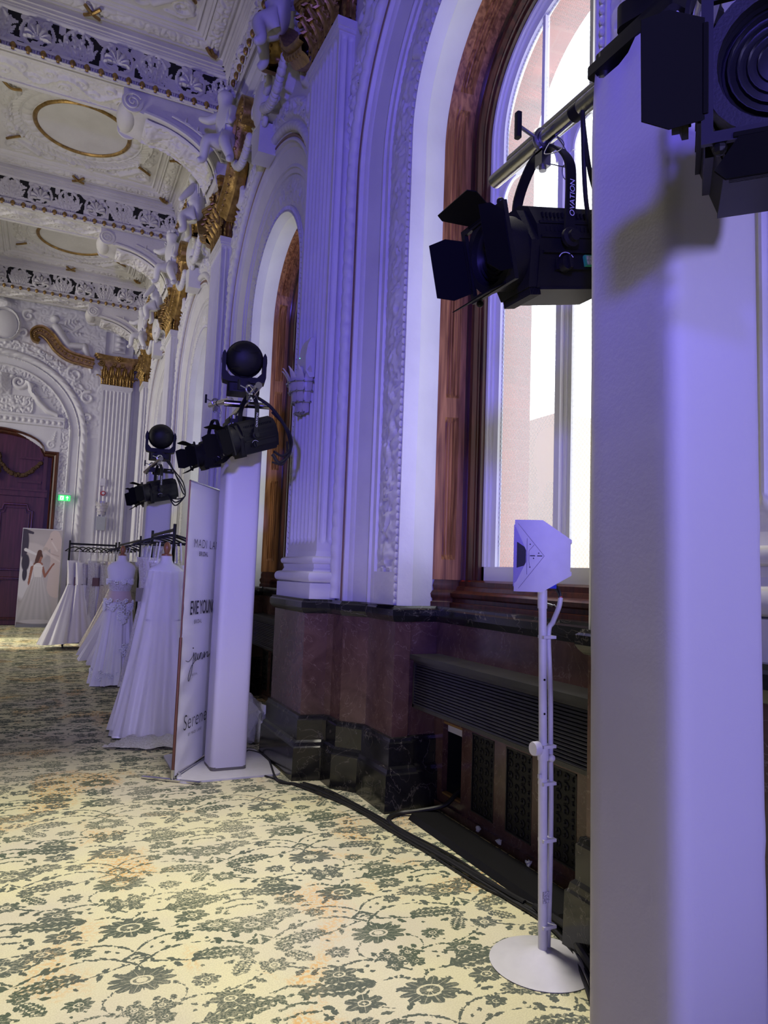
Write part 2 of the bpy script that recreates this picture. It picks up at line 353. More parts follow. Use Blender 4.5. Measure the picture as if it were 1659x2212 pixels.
def carpetfn(m, n, l, b, tc):
    im = carpet_image(); geo = n.new('ShaderNodeNewGeometry'); mp = n.new('ShaderNodeMapping'); mp.vector_type = 'TEXTURE'
    mp.inputs['Location'].default_value = (-.055, -.44, 0); mp.inputs['Scale'].default_value = (.95, .855, 1); l.new(geo.outputs['Position'], mp.inputs[0])
    ti = n.new('ShaderNodeTexImage'); ti.image = im; ti.extension = 'REPEAT'; ti.interpolation = 'Linear'; l.new(mp.outputs[0], ti.inputs[0])
    def nz(sc, det=3, dist=0):
        t = n.new('ShaderNodeTexNoise'); t.inputs['Scale'].default_value = sc; t.inputs['Detail'].default_value = det; t.inputs['Distortion'].default_value = dist; l.new(geo.outputs['Position'], t.inputs[0]); return t.outputs[0]
    def ramp(src, a, c):
        r = n.new('ShaderNodeMapRange'); r.inputs[1].default_value = a; r.inputs[2].default_value = c; l.new(src, r.inputs[0]); return r.outputs[0]
    def mx(f, a, c, t='MIX'):
        x = n.new('ShaderNodeMixRGB'); x.blend_type = t
        if isinstance(f, float): x.inputs[0].default_value = f
        else: l.new(f, x.inputs[0])
        for i, q in ((1, a), (2, c)):
            if isinstance(q, tuple): x.inputs[i].default_value = (*q, 1)
            else: l.new(q, x.inputs[i])
        return x.outputs[0]
    def mth(op, a, c):
        x = n.new('ShaderNodeMath'); x.operation = op
        for i, q in ((0, a), (1, c)):
            if isinstance(q, float): x.inputs[i].default_value = q
            else: l.new(q, x.inputs[i])
        return x.outputs[0]
    base = mx(ramp(nz(1.1, 4), .40, .62), (.74, .70, .44), (.64, .59, .46))
    speck = ramp(nz(160, 2), .47, .53); base = mx(mth('MULTIPLY', speck, .30), base, (.50, .46, .30))
    orange = mth('MULTIPLY', ramp(nz(1.5, 3, .8), .55, .63), ramp(nz(60, 3), .44, .56)); base = mx(mth('MULTIPLY', orange, .65), base, (.72, .36, .06))
    worn = ramp(nz(.9, 3, .5), .30, .52); brk = ramp(nz(110, 2), .40, .52); keep = mth('MAXIMUM', worn, brk)
    inkf = mth('MULTIPLY', ti.outputs[0], keep)
    col = mx(mth('MULTIPLY', inkf, .93), base, mx(ramp(nz(2.0, 2), .4, .6), (.055, .085, .062), (.075, .095, .085)))
    l.new(col, b.inputs['Base Color']); b.inputs['Roughness'].default_value = .95; b.inputs['Specular IOR Level'].default_value = .1
    bp = n.new('ShaderNodeBump'); bp.inputs['Strength'].default_value = .5; bp.inputs['Distance'].default_value = .004; l.new(nz(260, 2), bp.inputs['Height']); l.new(bp.outputs[0], b.inputs['Normal'])
CARPET = mat('damask_carpet', fn=carpetfn)
fl = MB(); fl.bb(-6, 2.6, -4, YEND+.1, -.1, 0); tag(obj('floor', fl, CARPET), kind='structure')

# ---------------- arch sweep helpers
def stations(z0, nz=8, na=40): return [('L', z0+(ZS-z0)*k/nz) for k in range(nz)]+[('A', PI*k/na) for k in range(na+1)]+[('R', z0+(ZS-z0)*k/nz) for k in range(nz-1, -1, -1)]
def apos(st, r, yc):
    k, v = st
    if k == 'L': return yc+r, v
    if k == 'R': return yc-r, v
    return yc+r*math.cos(v), ZS+r*math.sin(v)
def slen(st, z0, r=1.):
    k, v = st; return v-z0 if k == 'L' else (ZS-z0+v*r if k == 'A' else ZS-z0+PI*r+ZS-v)
def sweep(mb, prof, z0, yc, nz=8, na=40):
    P_ = []
    for st in stations(z0, nz, na):
        row = []
        for r, x in prof: y, z = apos(st, r, yc); row.append((x, y, z))
        P_.append(row)
    return mb.grid(P_)
def sweep_relief(mb, r0, r1, x0, hf, z0, yc, step=.02, nr=10):
    nz = int((ZS-z0)/step); na = int(PI*1.1/step); P_ = []; sts = stations(z0, nz, na)
    for st in sts:
        s_ = slen(st, z0, 1.1); row = []
        for k in range(nr+1):
            r = r0+(r1-r0)*k/nr; y, z = apos(st, r, yc); row.append((x0, y, z, s_, (r-r0)/(r1-r0)))
        P_.append(row)
    A = np.array(P_); h = hf(A[..., 3], A[..., 4]); Q = A[..., :3].copy(); Q[..., 0] -= h; return mb.grid(Q)

# ---------------- window bay (archivolt, reveal, spandrel) built once at yc = 7.6 and copied along the wall
wall = setting('wall_right')
def bay_parts(yc):
    z0 = 1.30; out = []
    m = MB()
    sweep(m, [(1.80, 1.98), (1.80, 1.995), (1.68, 1.995), (1.67, 2.005)], z0, yc)
    sweep(m, [(1.635, 2.005), (1.62, 1.99), (1.60, 1.99), (1.59, 2.02), (1.56, 2.03), (1.55, 2.045), (1.40, 2.09), (1.385, 2.08), (1.365, 2.08), (1.36, 2.10)], z0, yc)
    sweep(m, [(1.36, 2.10), (1.31, 2.10), (1.30, 2.125)], z0, yc); sweep(m, [(.99, 2.125), (.985, 2.10), (.975, 2.10)], z0, yc)
    out.append(('archivolt', m, PLASTER))
    m = MB(); sweep(m, [(1.67, 2.003), (1.66, 1.99), (1.645, 1.99), (1.635, 2.003)], z0, yc); out.append(('bronze_line', m, GOLDLINE))
    # rope
    m = MB(); Pp = []; n = 14
    for st in stations(z0+.01, 150, 240):
        s_ = slen(st, z0, 1.74); k, v = st; row = []
        for j in range(n):
            th = 2*PI*j/n; ph = (th/(2*PI)+s_/.115) % 1.0; rr = .050*(.80+.26*abs(math.sin(PI*ph))**.55)
            y, z = apos(st, 1.735+rr*math.cos(th), yc); row.append((1.985-rr*math.sin(th), y, z))
        Pp.append(row)
    m.grid(Pp, close=True); out.append(('rope_moulding', m, PLASTER))
    m = MB(); sweep_relief(m, 1.30, .99, 2.125, lambda s, t: .028*foliage(s*1.0, t*.31+.0, 9, 11)*np.sin(np.clip(t, 0.02, .98)*PI)**.35+.012*np.abs(np.sin(s*14))*np.exp(-((t-.5)/.2)**2), z0+.22, yc, .014, 20)
    m.bb(2.101, 2.13, yc-1.312, yc-.985, z0, z0+.22); m.bb(2.101, 2.13, yc+.985, yc+1.312, z0, z0+.22)
    out.append(('ornament_band', m, PLASTER))
    m = MB()
    for st in stations(z0+.02, 62, 52):
        y, z = apos(st, .957, yc); m.ball((2.10, y, z), (.016, .016, .024), 6, 4)
        y, z = apos(st, .94, yc)
    out.append(('bead_moulding', m, PLASTER))
    m = MB(); sweep(m, [(.975, 2.10), (.93, 2.11), (.925, 2.095), (.915, 2.095), (.91, 2.12), (.905, 2.20), (.915, 2.205), (.93, 2.24), (.95, 2.29), (.962, 2.35), (.97, 2.385)], z0, yc, 8, 56)
    out.append(('window_reveal', m, PLASTER))
    # spandrel with carved swags
    y0, y1 = yc-1.80, yc+1.80; z1 = 7.76; nu, nv = 240, 225
    Y, Z = np.meshgrid(np.linspace(y0, y1, nu), np.linspace(ZS, z1, nv), indexing='ij'); u = Y-yc; v = Z; a = np.abs(u)
    h = np.zeros_like(u)
    r = np.hypot(u, v-ZS)
    top = ss(6.42, 6.50, v)
    h = np.maximum(h, .05*ss(1.80, 1.84, r)*(1-ss(1.98, 2.02, r))*(foliage(u, v, 8, 31)))
    h = np.maximum(h, shell(a*0+u, v, 0, 6.62, .30, 1)*1.2)
    for sgn in (0,):
        for (c1, c2, R, t, st) in ((.52, 6.72, .19, 1.7, -1.2), (1.35, 6.35, .16, 1.6, 2.0), (1.55, 5.85, .12, 1.5, 2.0), (1.0, 7.25, .22, 1.6, .5), (.34, 7.30, .17, 1.6, 2.5)):
            h = np.maximum(h, 1.5*stroke(a, v, spiral_pts(c1, c2, R, t, st, 1), .045, .02))
        h = np.maximum(h, 1.6*stroke(a, v, [(.75, 6.55), (1.0, 6.72), (1.3, 6.65), (1.52, 6.35)], .07, .05))
        for cx_, cy_, L, W, g in ((.7, 6.9, .4, .11, .6), (1.2, 6.6, .35, .1, -.8), (1.45, 6.2, .35, .1, -1.3), (.25, 6.9, .35, .1, 1.2), (1.2, 7.0, .4, .12, .3), (.1, 7.35, .3, .1, .6), (1.35, 7.4, .35, .1, -2.5), (1.62, 5.5, .4, .09, -1.6)):
            h = np.maximum(h, leaf(a, v, cx_, cy_, L, W, g))
    h = np.maximum(h, .035*foliage(u, v, 5, 40)*ss(6.5, 6.7, v)*(1-ss(7.5, 7.6, v)))
    h += .06*ss(7.60, 7.62, v)+.05*ss(7.68, 7.70, v)
    A3 = np.stack([1.98-h, Y, Z], -1); m = MB(); vs = A3.reshape(-1, 3); keep = r > 1.785; fs = []
    for i in range(nu-1):
        for j in range(nv-1):
            if keep[i, j] or keep[i+1, j] or keep[i, j+1] or keep[i+1, j+1]:
                q = i*nv+j; fs.append((q, q+1, q+nv+1, q+nv))
    m.add(vs, fs); m.bb(1.9805, 1.999, y0-.36, y0, 1.3, 7.9); m.bb(1.9805, 1.999, y1, y1+.36, 1.3, 7.9)
    out.append(('carved_spandrel', m, PLASTER))
    # solid wall behind so that no sky leaks round the mouldings
    m = MB(); o_ = [(2.42, 1.30), (2.42, 0)]
    Pp = []
    for st in stations(1.30, 8, 40):
        y, z = apos(st, .98, yc); k, v_ = st
        if k == 'A': t = v_; yy = max(-2.15, min(2.15, 2.15*math.cos(t)*1.5)); zz = 8.7 if abs(yy) < 2.15 else ZS+(8.7-ZS)*min(1, abs(math.sin(t))*1.4)
        else: yy = 2.15 if k == 'L' else -2.15; zz = z
        Pp.append([(2.39, y, z), (2.39, yc+yy, zz), (2.60, yc+yy, zz), (2.60, y, z)])
    m.grid(Pp, close=True); out.append(('masonry', m, PLASTER))
    return out
proto = [obj(n, m, mt, wall) for n, m, mt in bay_parts(7.6)]
for yc in YC:
    if yc == 7.6: continue
    for p in proto:
        c = p.copy(); C.objects.link(c); c.location = (0, yc-7.6, 0); c.parent = wall
# dado plan
def dado_plan(yc, full=True):
    half = [(2.42, 0), (2.42, .95), (2.205, .95), (2.205, .92), (2.09, .92), (2.09, 1.34), (1.96, 1.50), (1.96, 1.69), (1.93, 1.74), (1.76, 1.77), (1.76, 2.15)]
    return [(x, yc-d) for x, d in half[::-1]][:-1]+[(x, yc+d) for x, d in half[1:]]
def offset(pl, d):
    out = []
    for i, p in enumerate(pl):
        a = Vector(pl[max(i-1, 0)]); b = Vector(p); c = Vector(pl[min(i+1, len(pl)-1)])
        n1 = (b-a); n2 = (c-b)
        if n1.length < 1e-6: n1 = n2
        if n2.length < 1e-6: n2 = n1
        n1 = Vector((-n1.y, n1.x)).normalized(); n2 = Vector((-n2.y, n2.x)).normalized(); nn = (n1+n2); nn = nn/max(nn.length_squared/2, .45) if nn.length > 1e-6 else n1
        out.append((b.x+nn.x*d, b.y+nn.y*d))
    return out
def band(mb, pl, prof):
    """prof: (offset, z) list"""
    return mb.grid([[(*q, z) for q in offset(pl, d)] for d, z in prof])
bayd = []
pl0 = dado_plan(7.6); i0 = [i for i, p in enumerate(pl0) if abs(p[0]-2.42) < 1e-6]
m = MB(); band(m, pl0[:i0[0]+1], [(0, .42), (0, 1.22)]); band(m, pl0[i0[-1]:], [(0, .42), (0, 1.22)])
m.bb(2.42, 2.46, 6.65, 8.55, .56, 1.22); m.bb(2.42, 2.46, 6.65, 8.55, 0, .10)
for k in range(6): m.bb(2.42, 2.46, 6.65+k*.356, 6.65+k*.356+.12, .10, .56)
for k in range(5): m.bb(2.445, 2.455, 6.77+k*.356, 6.79+k*.356, .10, .56)
m.bb(2.40, 2.46, 6.65, 8.55, .0, .05)
bayd.append(obj('marble_dado', m, PINKM, wall, ang=20))
m = MB(); band(m, pl0, [(0, 1.195), (.012, 1.195), (.03, 1.215), (.04, 1.235), (.04, 1.275), (.028, 1.285), (.022, 1.30), (-.25, 1.302)]); bayd.append(obj('black_ledge', m, BLACKM, wall, ang=20))
m = MB()
for seg_ in (pl0[:i0[0]+1], pl0[i0[-1]:]): band(m, seg_, [(.0, .455), (.018, .45), (.022, .43), (.03, .42), (.03, .28), (.045, .265), (.05, .24), (.06, .23), (.065, 0)])
bayd.append(obj('black_plinth', m, BLACKM, wall, ang=20))
for yc in YC:
    if yc == 7.6: continue
    for p in bayd:
        c = p.copy(); C.objects.link(c); c.location = (0, yc-7.6, 0); c.parent = wall

# ---------------- windows
def glassfn(m, n, l, b, tc):
    out = n['Material Output']; geo = n.new('ShaderNodeNewGeometry'); sp = n.new('ShaderNodeSeparateXYZ'); l.new(geo.outputs['Position'], sp.inputs[0])
    def M(op, a, c=0.):
        x = n.new('ShaderNodeMath'); x.operation = op
        for i, q in ((0, a), (1, c)):
            if isinstance(q, (float, int)): x.inputs[i].default_value = q
            else: l.new(q, x.inputs[i])
        return x.outputs[0]
    k = 2*PI/.032
    a = M('COSINE', M('MULTIPLY', sp.outputs[1], k)); c = M('COSINE', M('MULTIPLY', sp.outputs[2], k))
    a2 = M('COSINE', M('MULTIPLY', sp.outputs[1], k*2)); c2 = M('COSINE', M('MULTIPLY', sp.outputs[2], k*2))
    pat = M('MULTIPLY', M('GREATER_THAN', M('MULTIPLY', a, c), .18), M('LESS_THAN', M('MULTIPLY', a2, c2), .45))
    nz = n.new('ShaderNodeTexNoise'); nz.inputs['Scale'].default_value = 2.2; l.new(geo.outputs['Position'], nz.inputs[0])
    mask = M('GREATER_THAN', nz.outputs[0], .40)
    tr = n.new('ShaderNodeBsdfTransparent'); ts = n.new('ShaderNodeBsdfTranslucent'); ts.inputs[0].default_value = (.9, .92, .95, 1)
    cr = n.new('ShaderNodeMixRGB'); l.new(M('MULTIPLY', pat, mask), cr.inputs[0]); cr.inputs[1].default_value = (.95, .97, 1, 1); cr.inputs[2].default_value = (.60, .60, .60, 1); l.new(cr.outputs[0], tr.inputs[0])
    mx = n.new('ShaderNodeMixShader'); mx.inputs[0].default_value = .24; l.new(tr.outputs[0], mx.inputs[1]); l.new(ts.outputs[0], mx.inputs[2])
    gl = n.new('ShaderNodeBsdfGlossy'); gl.inputs['Roughness'].default_value = .15; m2 = n.new('ShaderNodeMixShader'); m2.inputs[0].default_value = .04
    l.new(mx.outputs[0], m2.inputs[1]); l.new(gl.outputs[0], m2.inputs[2]); l.new(m2.outputs[0], out.inputs[0])
GLASS = mat('etched_window_glass', fn=glassfn)
def make_window(yc):
    root = setting('window_1', (2.5, yc, 1.3)); z0 = 1.48
    m = MB(); Pp = []; prof = [(.972, 2.385), (.968, 2.385), (.962, 2.40)]
    npr = 26; pr = [(.962-.062*k/npr, 2.40+.165*k/npr, k/npr) for k in range(npr+1)]
    for st in stations(z0, 90, 80):
        s_ = slen(st, z0, 1.); blk = ((s_+.0) % 1.12) < .16; e = (s_ % 1.12); row = []
        for r, x in prof: y, z = apos(st, r, yc); row.append((x, y, z))
        for r, x, t in pr:
            d = 0
            if not blk and .26 < t < .74: d = .012+.010*abs(math.sin((t-.26)/.48*PI*4))
            y, z = apos(st, r+d, yc); row.append((x, y, z))
        Pp.append(row)
    m.grid(Pp); obj('fluted_jamb', m, WOOD, root, ang=25)
    m = MB(); sweep(m, [(.900, 2.565), (.895, 2.58), (.885, 2.60), (.87, 2.605), (.855, 2.59), (.845, 2.565), (.83, 2.56), (.815, 2.57), (.808, 2.60), (.80, 2.605), (.80, 2.62), (.775, 2.625), (.77, 2.66)], z0, yc, 8, 48); obj('dark_architrave', m, DWOOD, root)
    m = MB(); w0 = yc-.97; w1 = yc+.97
    for x0, a, b in ((2.36, 1.30, 1.335), (2.375, 1.335, 1.36), (2.35, 1.36, 1.40), (2.385, 1.40, 1.43), (2.365, 1.43, 1.46), (2.39, 1.46, 1.48)): m.bb(x0, 2.40, w0, w0+.001, a, b)
    prof = [(2.372, 1.30), (2.372, 1.33), (2.385, 1.335), (2.385, 1.35), (2.375, 1.36), (2.37, 1.385), (2.38, 1.40), (2.392, 1.41), (2.385, 1.44), (2.392, 1.46), (2.40, 1.48)]
    m = MB()
    for s_ in (-1, 1): m.grid([[(x, yc+s_*(.965), z), (x+.18, yc+s_*.91, z)] for x, z in prof])      # jamb base mouldings
    prof2 = [(2.50, 1.30), (2.50, 1.325), (2.52, 1.33), (2.52, 1.355), (2.505, 1.365), (2.50, 1.39), (2.515, 1.40), (2.54, 1.41), (2.55, 1.435), (2.56, 1.44), (2.56, 1.47), (2.60, 1.482), (2.72, 1.485)]
    m.grid([[(x, yc-.95, z), (x, yc+.95, z)] for x, z in prof2]); obj('sill_moulding', m, DWOOD, root, ang=20)
    # white frame: outer ring, mullion, transom, loops
    m = MB(); sweep(m, [(.78, 2.64), (.775, 2.65), (.745, 2.65), (.740, 2.665), (.72, 2.665), (.715, 2.68), (.66, 2.68), (.655, 2.70), (.64, 2.705)], z0, yc, 8, 48)
    m.bb(2.65, 2.71, yc-.78, yc+.78, 1.48, 1.575)
    m.bb(2.672, 2.712, yc-.045, yc+.045, 1.5, 4.30); m.bb(2.645, 2.70, yc-.022, yc+.022, 1.5, 4.30)
    for s_ in (-1, 1):
        m.bb(2.685, 2.712, yc+s_*.045, yc+s_*.075, 1.5, 4.3)
        m.bb(2.675, 2.71, yc+s_*.225-.014, yc+s_*.225+.014, 4.30, ZS+.6)
        a, b = sorted((yc+s_*.075, yc+s_*.655)); R = .15; zt = 4.22
        for (q0, sg) in ((a, 1), (b, -1)):     # rounded top corners
            pts = [(q0+sg*R*(1-math.cos(t)), zt-R+R*math.sin(t)) for t in [PI/2*k/8 for k in range(9)]]
            m.prism([(q0-sg*.03, zt+.03), (q0-sg*.03, zt-R)]+pts, 0, 2.675, 2.705)
            m.tube([(2.682, y, z) for y, z in pts], .012, 6)
    m.bb(2.665, 2.71, yc-.70, yc+.70, 4.215, 4.31); m.bb(2.65, 2.70, yc-.70, yc+.70, 4.245, 4.28)
    obj('white_frame', m, WHITEPAINT, root, ang=25)
    m = MB(); ring = [(2.698, *apos(st, .70, yc)) for st in stations(1.50, 2, 40)]; m.add(ring, [tuple(range(len(ring)))]); obj('etched_glass', m, GLASS, root, flat=True)
    m = MB(); sweep(m, [(.79, 2.72), (.79, 2.80), (.98, 2.80)], 1.3, yc, 4, 32); m.bb(2.72, 2.95, yc-.8, yc+.8, 1.25, 1.45); obj('outer_frame', m, WHITEPAINT, root)
    return root
def brickfn(m, n, l, b, tc):
    geo = n.new('ShaderNodeNewGeometry'); sp = n.new('ShaderNodeSeparateXYZ'); l.new(geo.outputs['Position'], sp.inputs[0]); cb = n.new('ShaderNodeCombineXYZ'); l.new(sp.outputs[0], cb.inputs[0]); l.new(sp.outputs[2], cb.inputs[1])
    t = n.new('ShaderNodeTexBrick'); t.inputs['Scale'].default_value = 1; t.inputs['Brick Width'].default_value = .225; t.inputs['Row Height'].default_value = .075; t.inputs['Mortar Size'].default_value = .005
    t.inputs['Color1'].default_value = (.48, .055, .025, 1); t.inputs['Color2'].default_value = (.40, .05, .025, 1); t.inputs['Mortar'].default_value = (.46, .10, .06, 1); l.new(cb.outputs[0], t.inputs[0]); l.new(t.outputs[0], b.inputs['Base Color'])
BRICK = mat('red_brick', rough=.9, fn=brickfn)
wr = make_window(7.6)
for i, yc in enumerate([7.6, 3.3, 11.9, 16.2, -1.0]):
    o = wr if yc == 7.6 else copy_tree(wr)
    o.location.y = yc; o.name = 'window_%d' % (i+1)
    m = MB(); sweep(m, [(.98, 2.80), (.80, 2.80), (.78, 3.03), (2.4, 3.03)], 1.2, yc, 4, 32); b_ = obj('brick_reveal', m, BRICK, o, ang=20)
    pd = bpy.data.lights.new('sky_portal', 'AREA'); pd.shape = 'RECTANGLE'; pd.size = 1.5; pd.size_y = 4.0; pd.cycles.is_portal = True
    po = bpy.data.objects.new('sky_portal', pd); C.objects.link(po); po.location = (2.78, yc, 3.4); po.rotation_euler = Vector((-1, 0, 0)).to_track_quat('-Z', 'Z').to_euler()
STUCCO = mat('beige_stucco', (.80, .60, .40), .9)
m = MB(); m.bb(7, 12, 8.75, 26, -1, 4.1); tag(obj('building', m, STUCCO), 'beige rendered building outside, blurred behind the etched window glass', 'building')

# ---------------- ceiling
ceil = setting('ceiling')
CX0, CX1 = -1.72, 1.80; CY0, CY1 = 10.17, 13.74; ZC = 8.42
def coffer():
    nx_, ny_ = 300, 305; X, Y = np.meshgrid(np.linspace(CX0, CX1, nx_), np.linspace(CY0, CY1, ny_), indexing='ij')
    cx, cy = .055, 11.94; dx = np.abs(X-.04); dy = np.abs(Y-11.955); d = np.minimum(1.76-dx, 1.785-dy)
    h = .12*(1-ss(.02, .05, d))+.06*(1-ss(.08, .12, d))+.03*np.exp(-((d-.16)/.015)**2)
    # leaf border
    bd = ss(.19, .21, d)*(1-ss(.37, .39, d)); h = np.maximum(h, bd*(.02+.055*foliage(X, Y, 7, 50)*np.sin(np.clip((d-.19)/.19, 0, 1)*PI)**.5))
    h += .045*np.exp(-((d-.175)/.012)**2)+.045*np.exp(-((d-.40)/.012)**2)+.03*np.exp(-((d-.44)/.02)**2)+.035*np.exp(-((d-.52)/.012)**2)
    inn = ss(.53, .56, d); u = X-cx; v = Y-cy; r = np.hypot(u, v); a = np.arctan2(v, u)
    au, av = np.abs(u), np.abs(v); o = np.zeros_like(u)
    for (c1, c2, R, t, st) in ((1.02, .52, .14, 1.7, 2.5), (.98, .98, .17, 1.6, 4.0), (.50, 1.05, .12, 1.6, 0), (1.08, .12, .10, 1.5, 1.5), (.14, 1.12, .08, 1.5, 1)): o = np.maximum(o, 1.3*stroke(au, av, spiral_pts(c1, c2, R, t, st), .035, .015))
    o = np.maximum(o, 1.3*stroke(au, av, [(.66, 1.05), (.82, .92), (.95, .80), (1.1, .78)], .06, .03)); o = np.maximum(o, 1.2*stroke(au, av, [(1.05, .9), (1.13, 1.05), (1.0, 1.16), (.8, 1.14)], .04, .02))
    for q in ((.75, .85, .3, .08, .7), (.95, .7, .3, .07, -1.0), (.6, 1.0, .28, .07, -.2), (1.1, .3, .25, .06, 1.4), (.2, 1.13, .25, .05, 0), (.85, 1.15, .25, .06, .1)): o = np.maximum(o, leaf(au, av, *q))
    h += inn*(o*(r > 1.02)+.012*vnoise(X, Y, 9, 3))
    ring = lambda r0, w_: np.exp(-((r-r0)/w_)**2)
    h += inn*(.05*ring(1.06, .018)+.03*ring(.90, .015)+.03*ring(.72, .012))
    lf = (r > .92) & (r < 1.04); h += np.where(lf, .03*np.abs(np.sin(a*34+r*30)), 0)
    eg = (r > .74) & (r < .88); h += np.where(eg, .038*np.abs(np.sin(a*17))**.5*np.sin((r-.74)/.14*PI)**.5, 0)
    h = np.where(r < .70, .015, h); m = MB(); m.grid(np.stack([X, Y, ZC-h], -1)); return m
cof = obj('coffer_panel', coffer(), CEILP, ceil, ang=60)
m = MB(); m.lathe([(.665, -.02), (.68, -.045), (.70, -.055), (.715, -.045), (.73, -.03), (.735, .0)], (.055, 11.94, ZC), 72, 2, False); rim = obj('gilt_ring', m, GILT, ceil)
m = MB()   # gilt ribbon ties in the middle and corners of the leaf border
for (tx, ty, g) in ((.04, CY0+.29, 0), (.04, CY1-.29, 0), (CX1-.29, 11.95, 1), (CX1-.27, CY1-.27, 2), (CX1-.27, CY0+.27, 2)):
    for s_ in (-1, 1):
        if g == 0: pth = [(tx+s_*.09, ty-.09, ZC-.09), (tx, ty, ZC-.11), (tx-s_*.09, ty+.09, ZC-.09)]
        elif g == 1: pth = [(tx-.09, ty+s_*.09, ZC-.09), (tx, ty, ZC-.11), (tx+.09, ty-s_*.09, ZC-.09)]
        else: pth = [(tx-.06+s_*.03, ty-.06, ZC-.07), (tx+s_*.02, ty, ZC-.1), (tx+.06, ty+.06-s_*.02, ZC-.07)]
        m.tube(bez(pth, 5), .022, 6)
for s_ in (-1, 1):
    for t_ in (-1, 1): m.tube(bez([(.055+s_*.86, 11.94+t_*.62, ZC-.03), (.055+s_*1.0, 11.94+t_*.66, ZC-.07), (.055+s_*1.12, 11.94+t_*.80, ZC-.05)], 6), .022, 6)
ties = obj('gilt_ribbon', m, GILT, ceil)
def frieze(L, Hh, tile=.93, off=0.):
    """shell and leaf frieze, returns (U,V,h) with U along, V up"""
    nu = int(L/.011); nv = int(Hh/.011); U, V = np.meshgrid(np.linspace(0, L, nu), np.linspace(0, Hh, nv), indexing='ij'); u = (U+off) % tile; k = Hh/.44; v = V/k
    h = shell(u, v, .24, .19, .135)*1.4
    for s_ in (1, -1):
        uu = .24+s_*(u-.24)
        h = np.maximum(h, stroke(uu, v, [(.24+.10*s_*0, .035), (.34, .05), (.41, .12), (.425, .22), (.39, .32), (.33, .36)], .026, .014)); h = np.maximum(h, stroke(uu, v, spiral_pts(.325, .33, .05, 1.4, 1.2, 1, 14), .018, .01))
        um = .70+s_*(u-.70)
        h = np.maximum(h, leaf(um, v, .715, .03, .38, .05, 1.45)*1.2); h = np.maximum(h, leaf(um, v, .76, .03, .32, .045, 1.25)*1.1); h = np.maximum(h, leaf(um, v, .80, .04, .24, .04, 1.0)); h = np.maximum(h, stroke(um, v, [(.74, .40), (.80, .36), (.86, .28), (.86, .2)], .02, .012))
    h = np.maximum(h, .04*ss(.40, .41, v)); h = np.maximum(h, .04*(1-ss(.02, .03, v)))
    return U, V, h
def frieze_mesh(L, Hh, fn, off=0.):
    U, V, h = frieze(L, Hh, off=off); m = MB(); Pq = np.zeros(U.shape+(3,))
    nz_ = vnoise(U, V, 14, 8)
    for i in range(3): Pq[..., i] = fn(U, V, h)[i]
    m.grid(Pq); nu, nv = U.shape; hc = (h[:-1, :-1]+h[1:, :-1]+h[:-1, 1:]+h[1:, 1:])/4; ng = (nz_[:-1, :-1] > .50)
    m.mi = [1 if (a < .0025 and b) else 0 for a, b in zip(hc.ravel(), ng.ravel())]; return m
zb, zt = 7.80, 8.26
beam_y = 9.43
m = frieze_mesh(CX1-CX0, zt-zb, lambda U, V, h: (CX0+U, beam_y-.0-h*1.0+0*U, zb+V)); bf = obj('shell_frieze', m, [CEILP, DARKGAP], ceil, ang=50)
m = frieze_mesh(CY1-CY0, zt-zb, lambda U, V, h: (CX1-h, CY0+U, zb+V), .3); wf = obj('shell_frieze', m, [CEILP, DARKGAP], ceil, ang=50)
m = frieze_mesh(CY1-CY0, zt-zb, lambda U, V, h: (CX0+h, CY1-U, zb+V), .3); wf2 = obj('shell_frieze', m, [CEILP, DARKGAP], ceil, ang=50)
# beam body, mouldings and scroll soffit
m = MB(); m.bb(-6, CX1+.18, beam_y+.002, 10.168, 7.76, 8.6)
for (o_, a, b) in ((.05, 8.26, 8.29), (.075, 8.29, 8.33), (.10, 8.33, 8.42), (.045, 7.775, 7.80), (.06, 7.705, 7.715)): m.bb(-3, CX1, beam_y-o_, beam_y+.01, a, b)
m.bb(-3, CX1, beam_y-.012, beam_y+.02, 7.70, 7.80)
m.bb(-3, CX1, 9.52, 9.545, 7.725, 7.76); m.bb(-3, CX1, 10.09, 10.15, 7.725, 7.76); m.bb(CX0-.75, CX0-.002, beam_y, 13.8, 7.76, 8.6)
bm_ = obj('ceiling_beam', m, CEILP, ceil, flat=True)
U, V = np.meshgrid(np.linspace(-2.4, CX1+.1, 340), np.linspace(9.545, 10.09, 46), indexing='ij'); u = (U+3) % .36; v = V-9.82; h = np.zeros_like(U)
h = np.maximum(h, .05*np.exp(-((v-.12*np.sin(U*2*PI/.36*.5))/.03)**2))
for k in (0, 1): h = np.maximum(h, 1.3*stroke(u, v*(1 if k else 1), spiral_pts(.09+.18*k, (.09 if k else -.09), .085, 1.6, 1+2*k, 1 if k else -1), .025, .012))
h += .02*foliage(U, V, 9, 70)
m = MB(); m.grid(np.stack([U, V, 7.758-h], -1)); sf = obj('scroll_soffit', m, CEILP, ceil, ang=60)
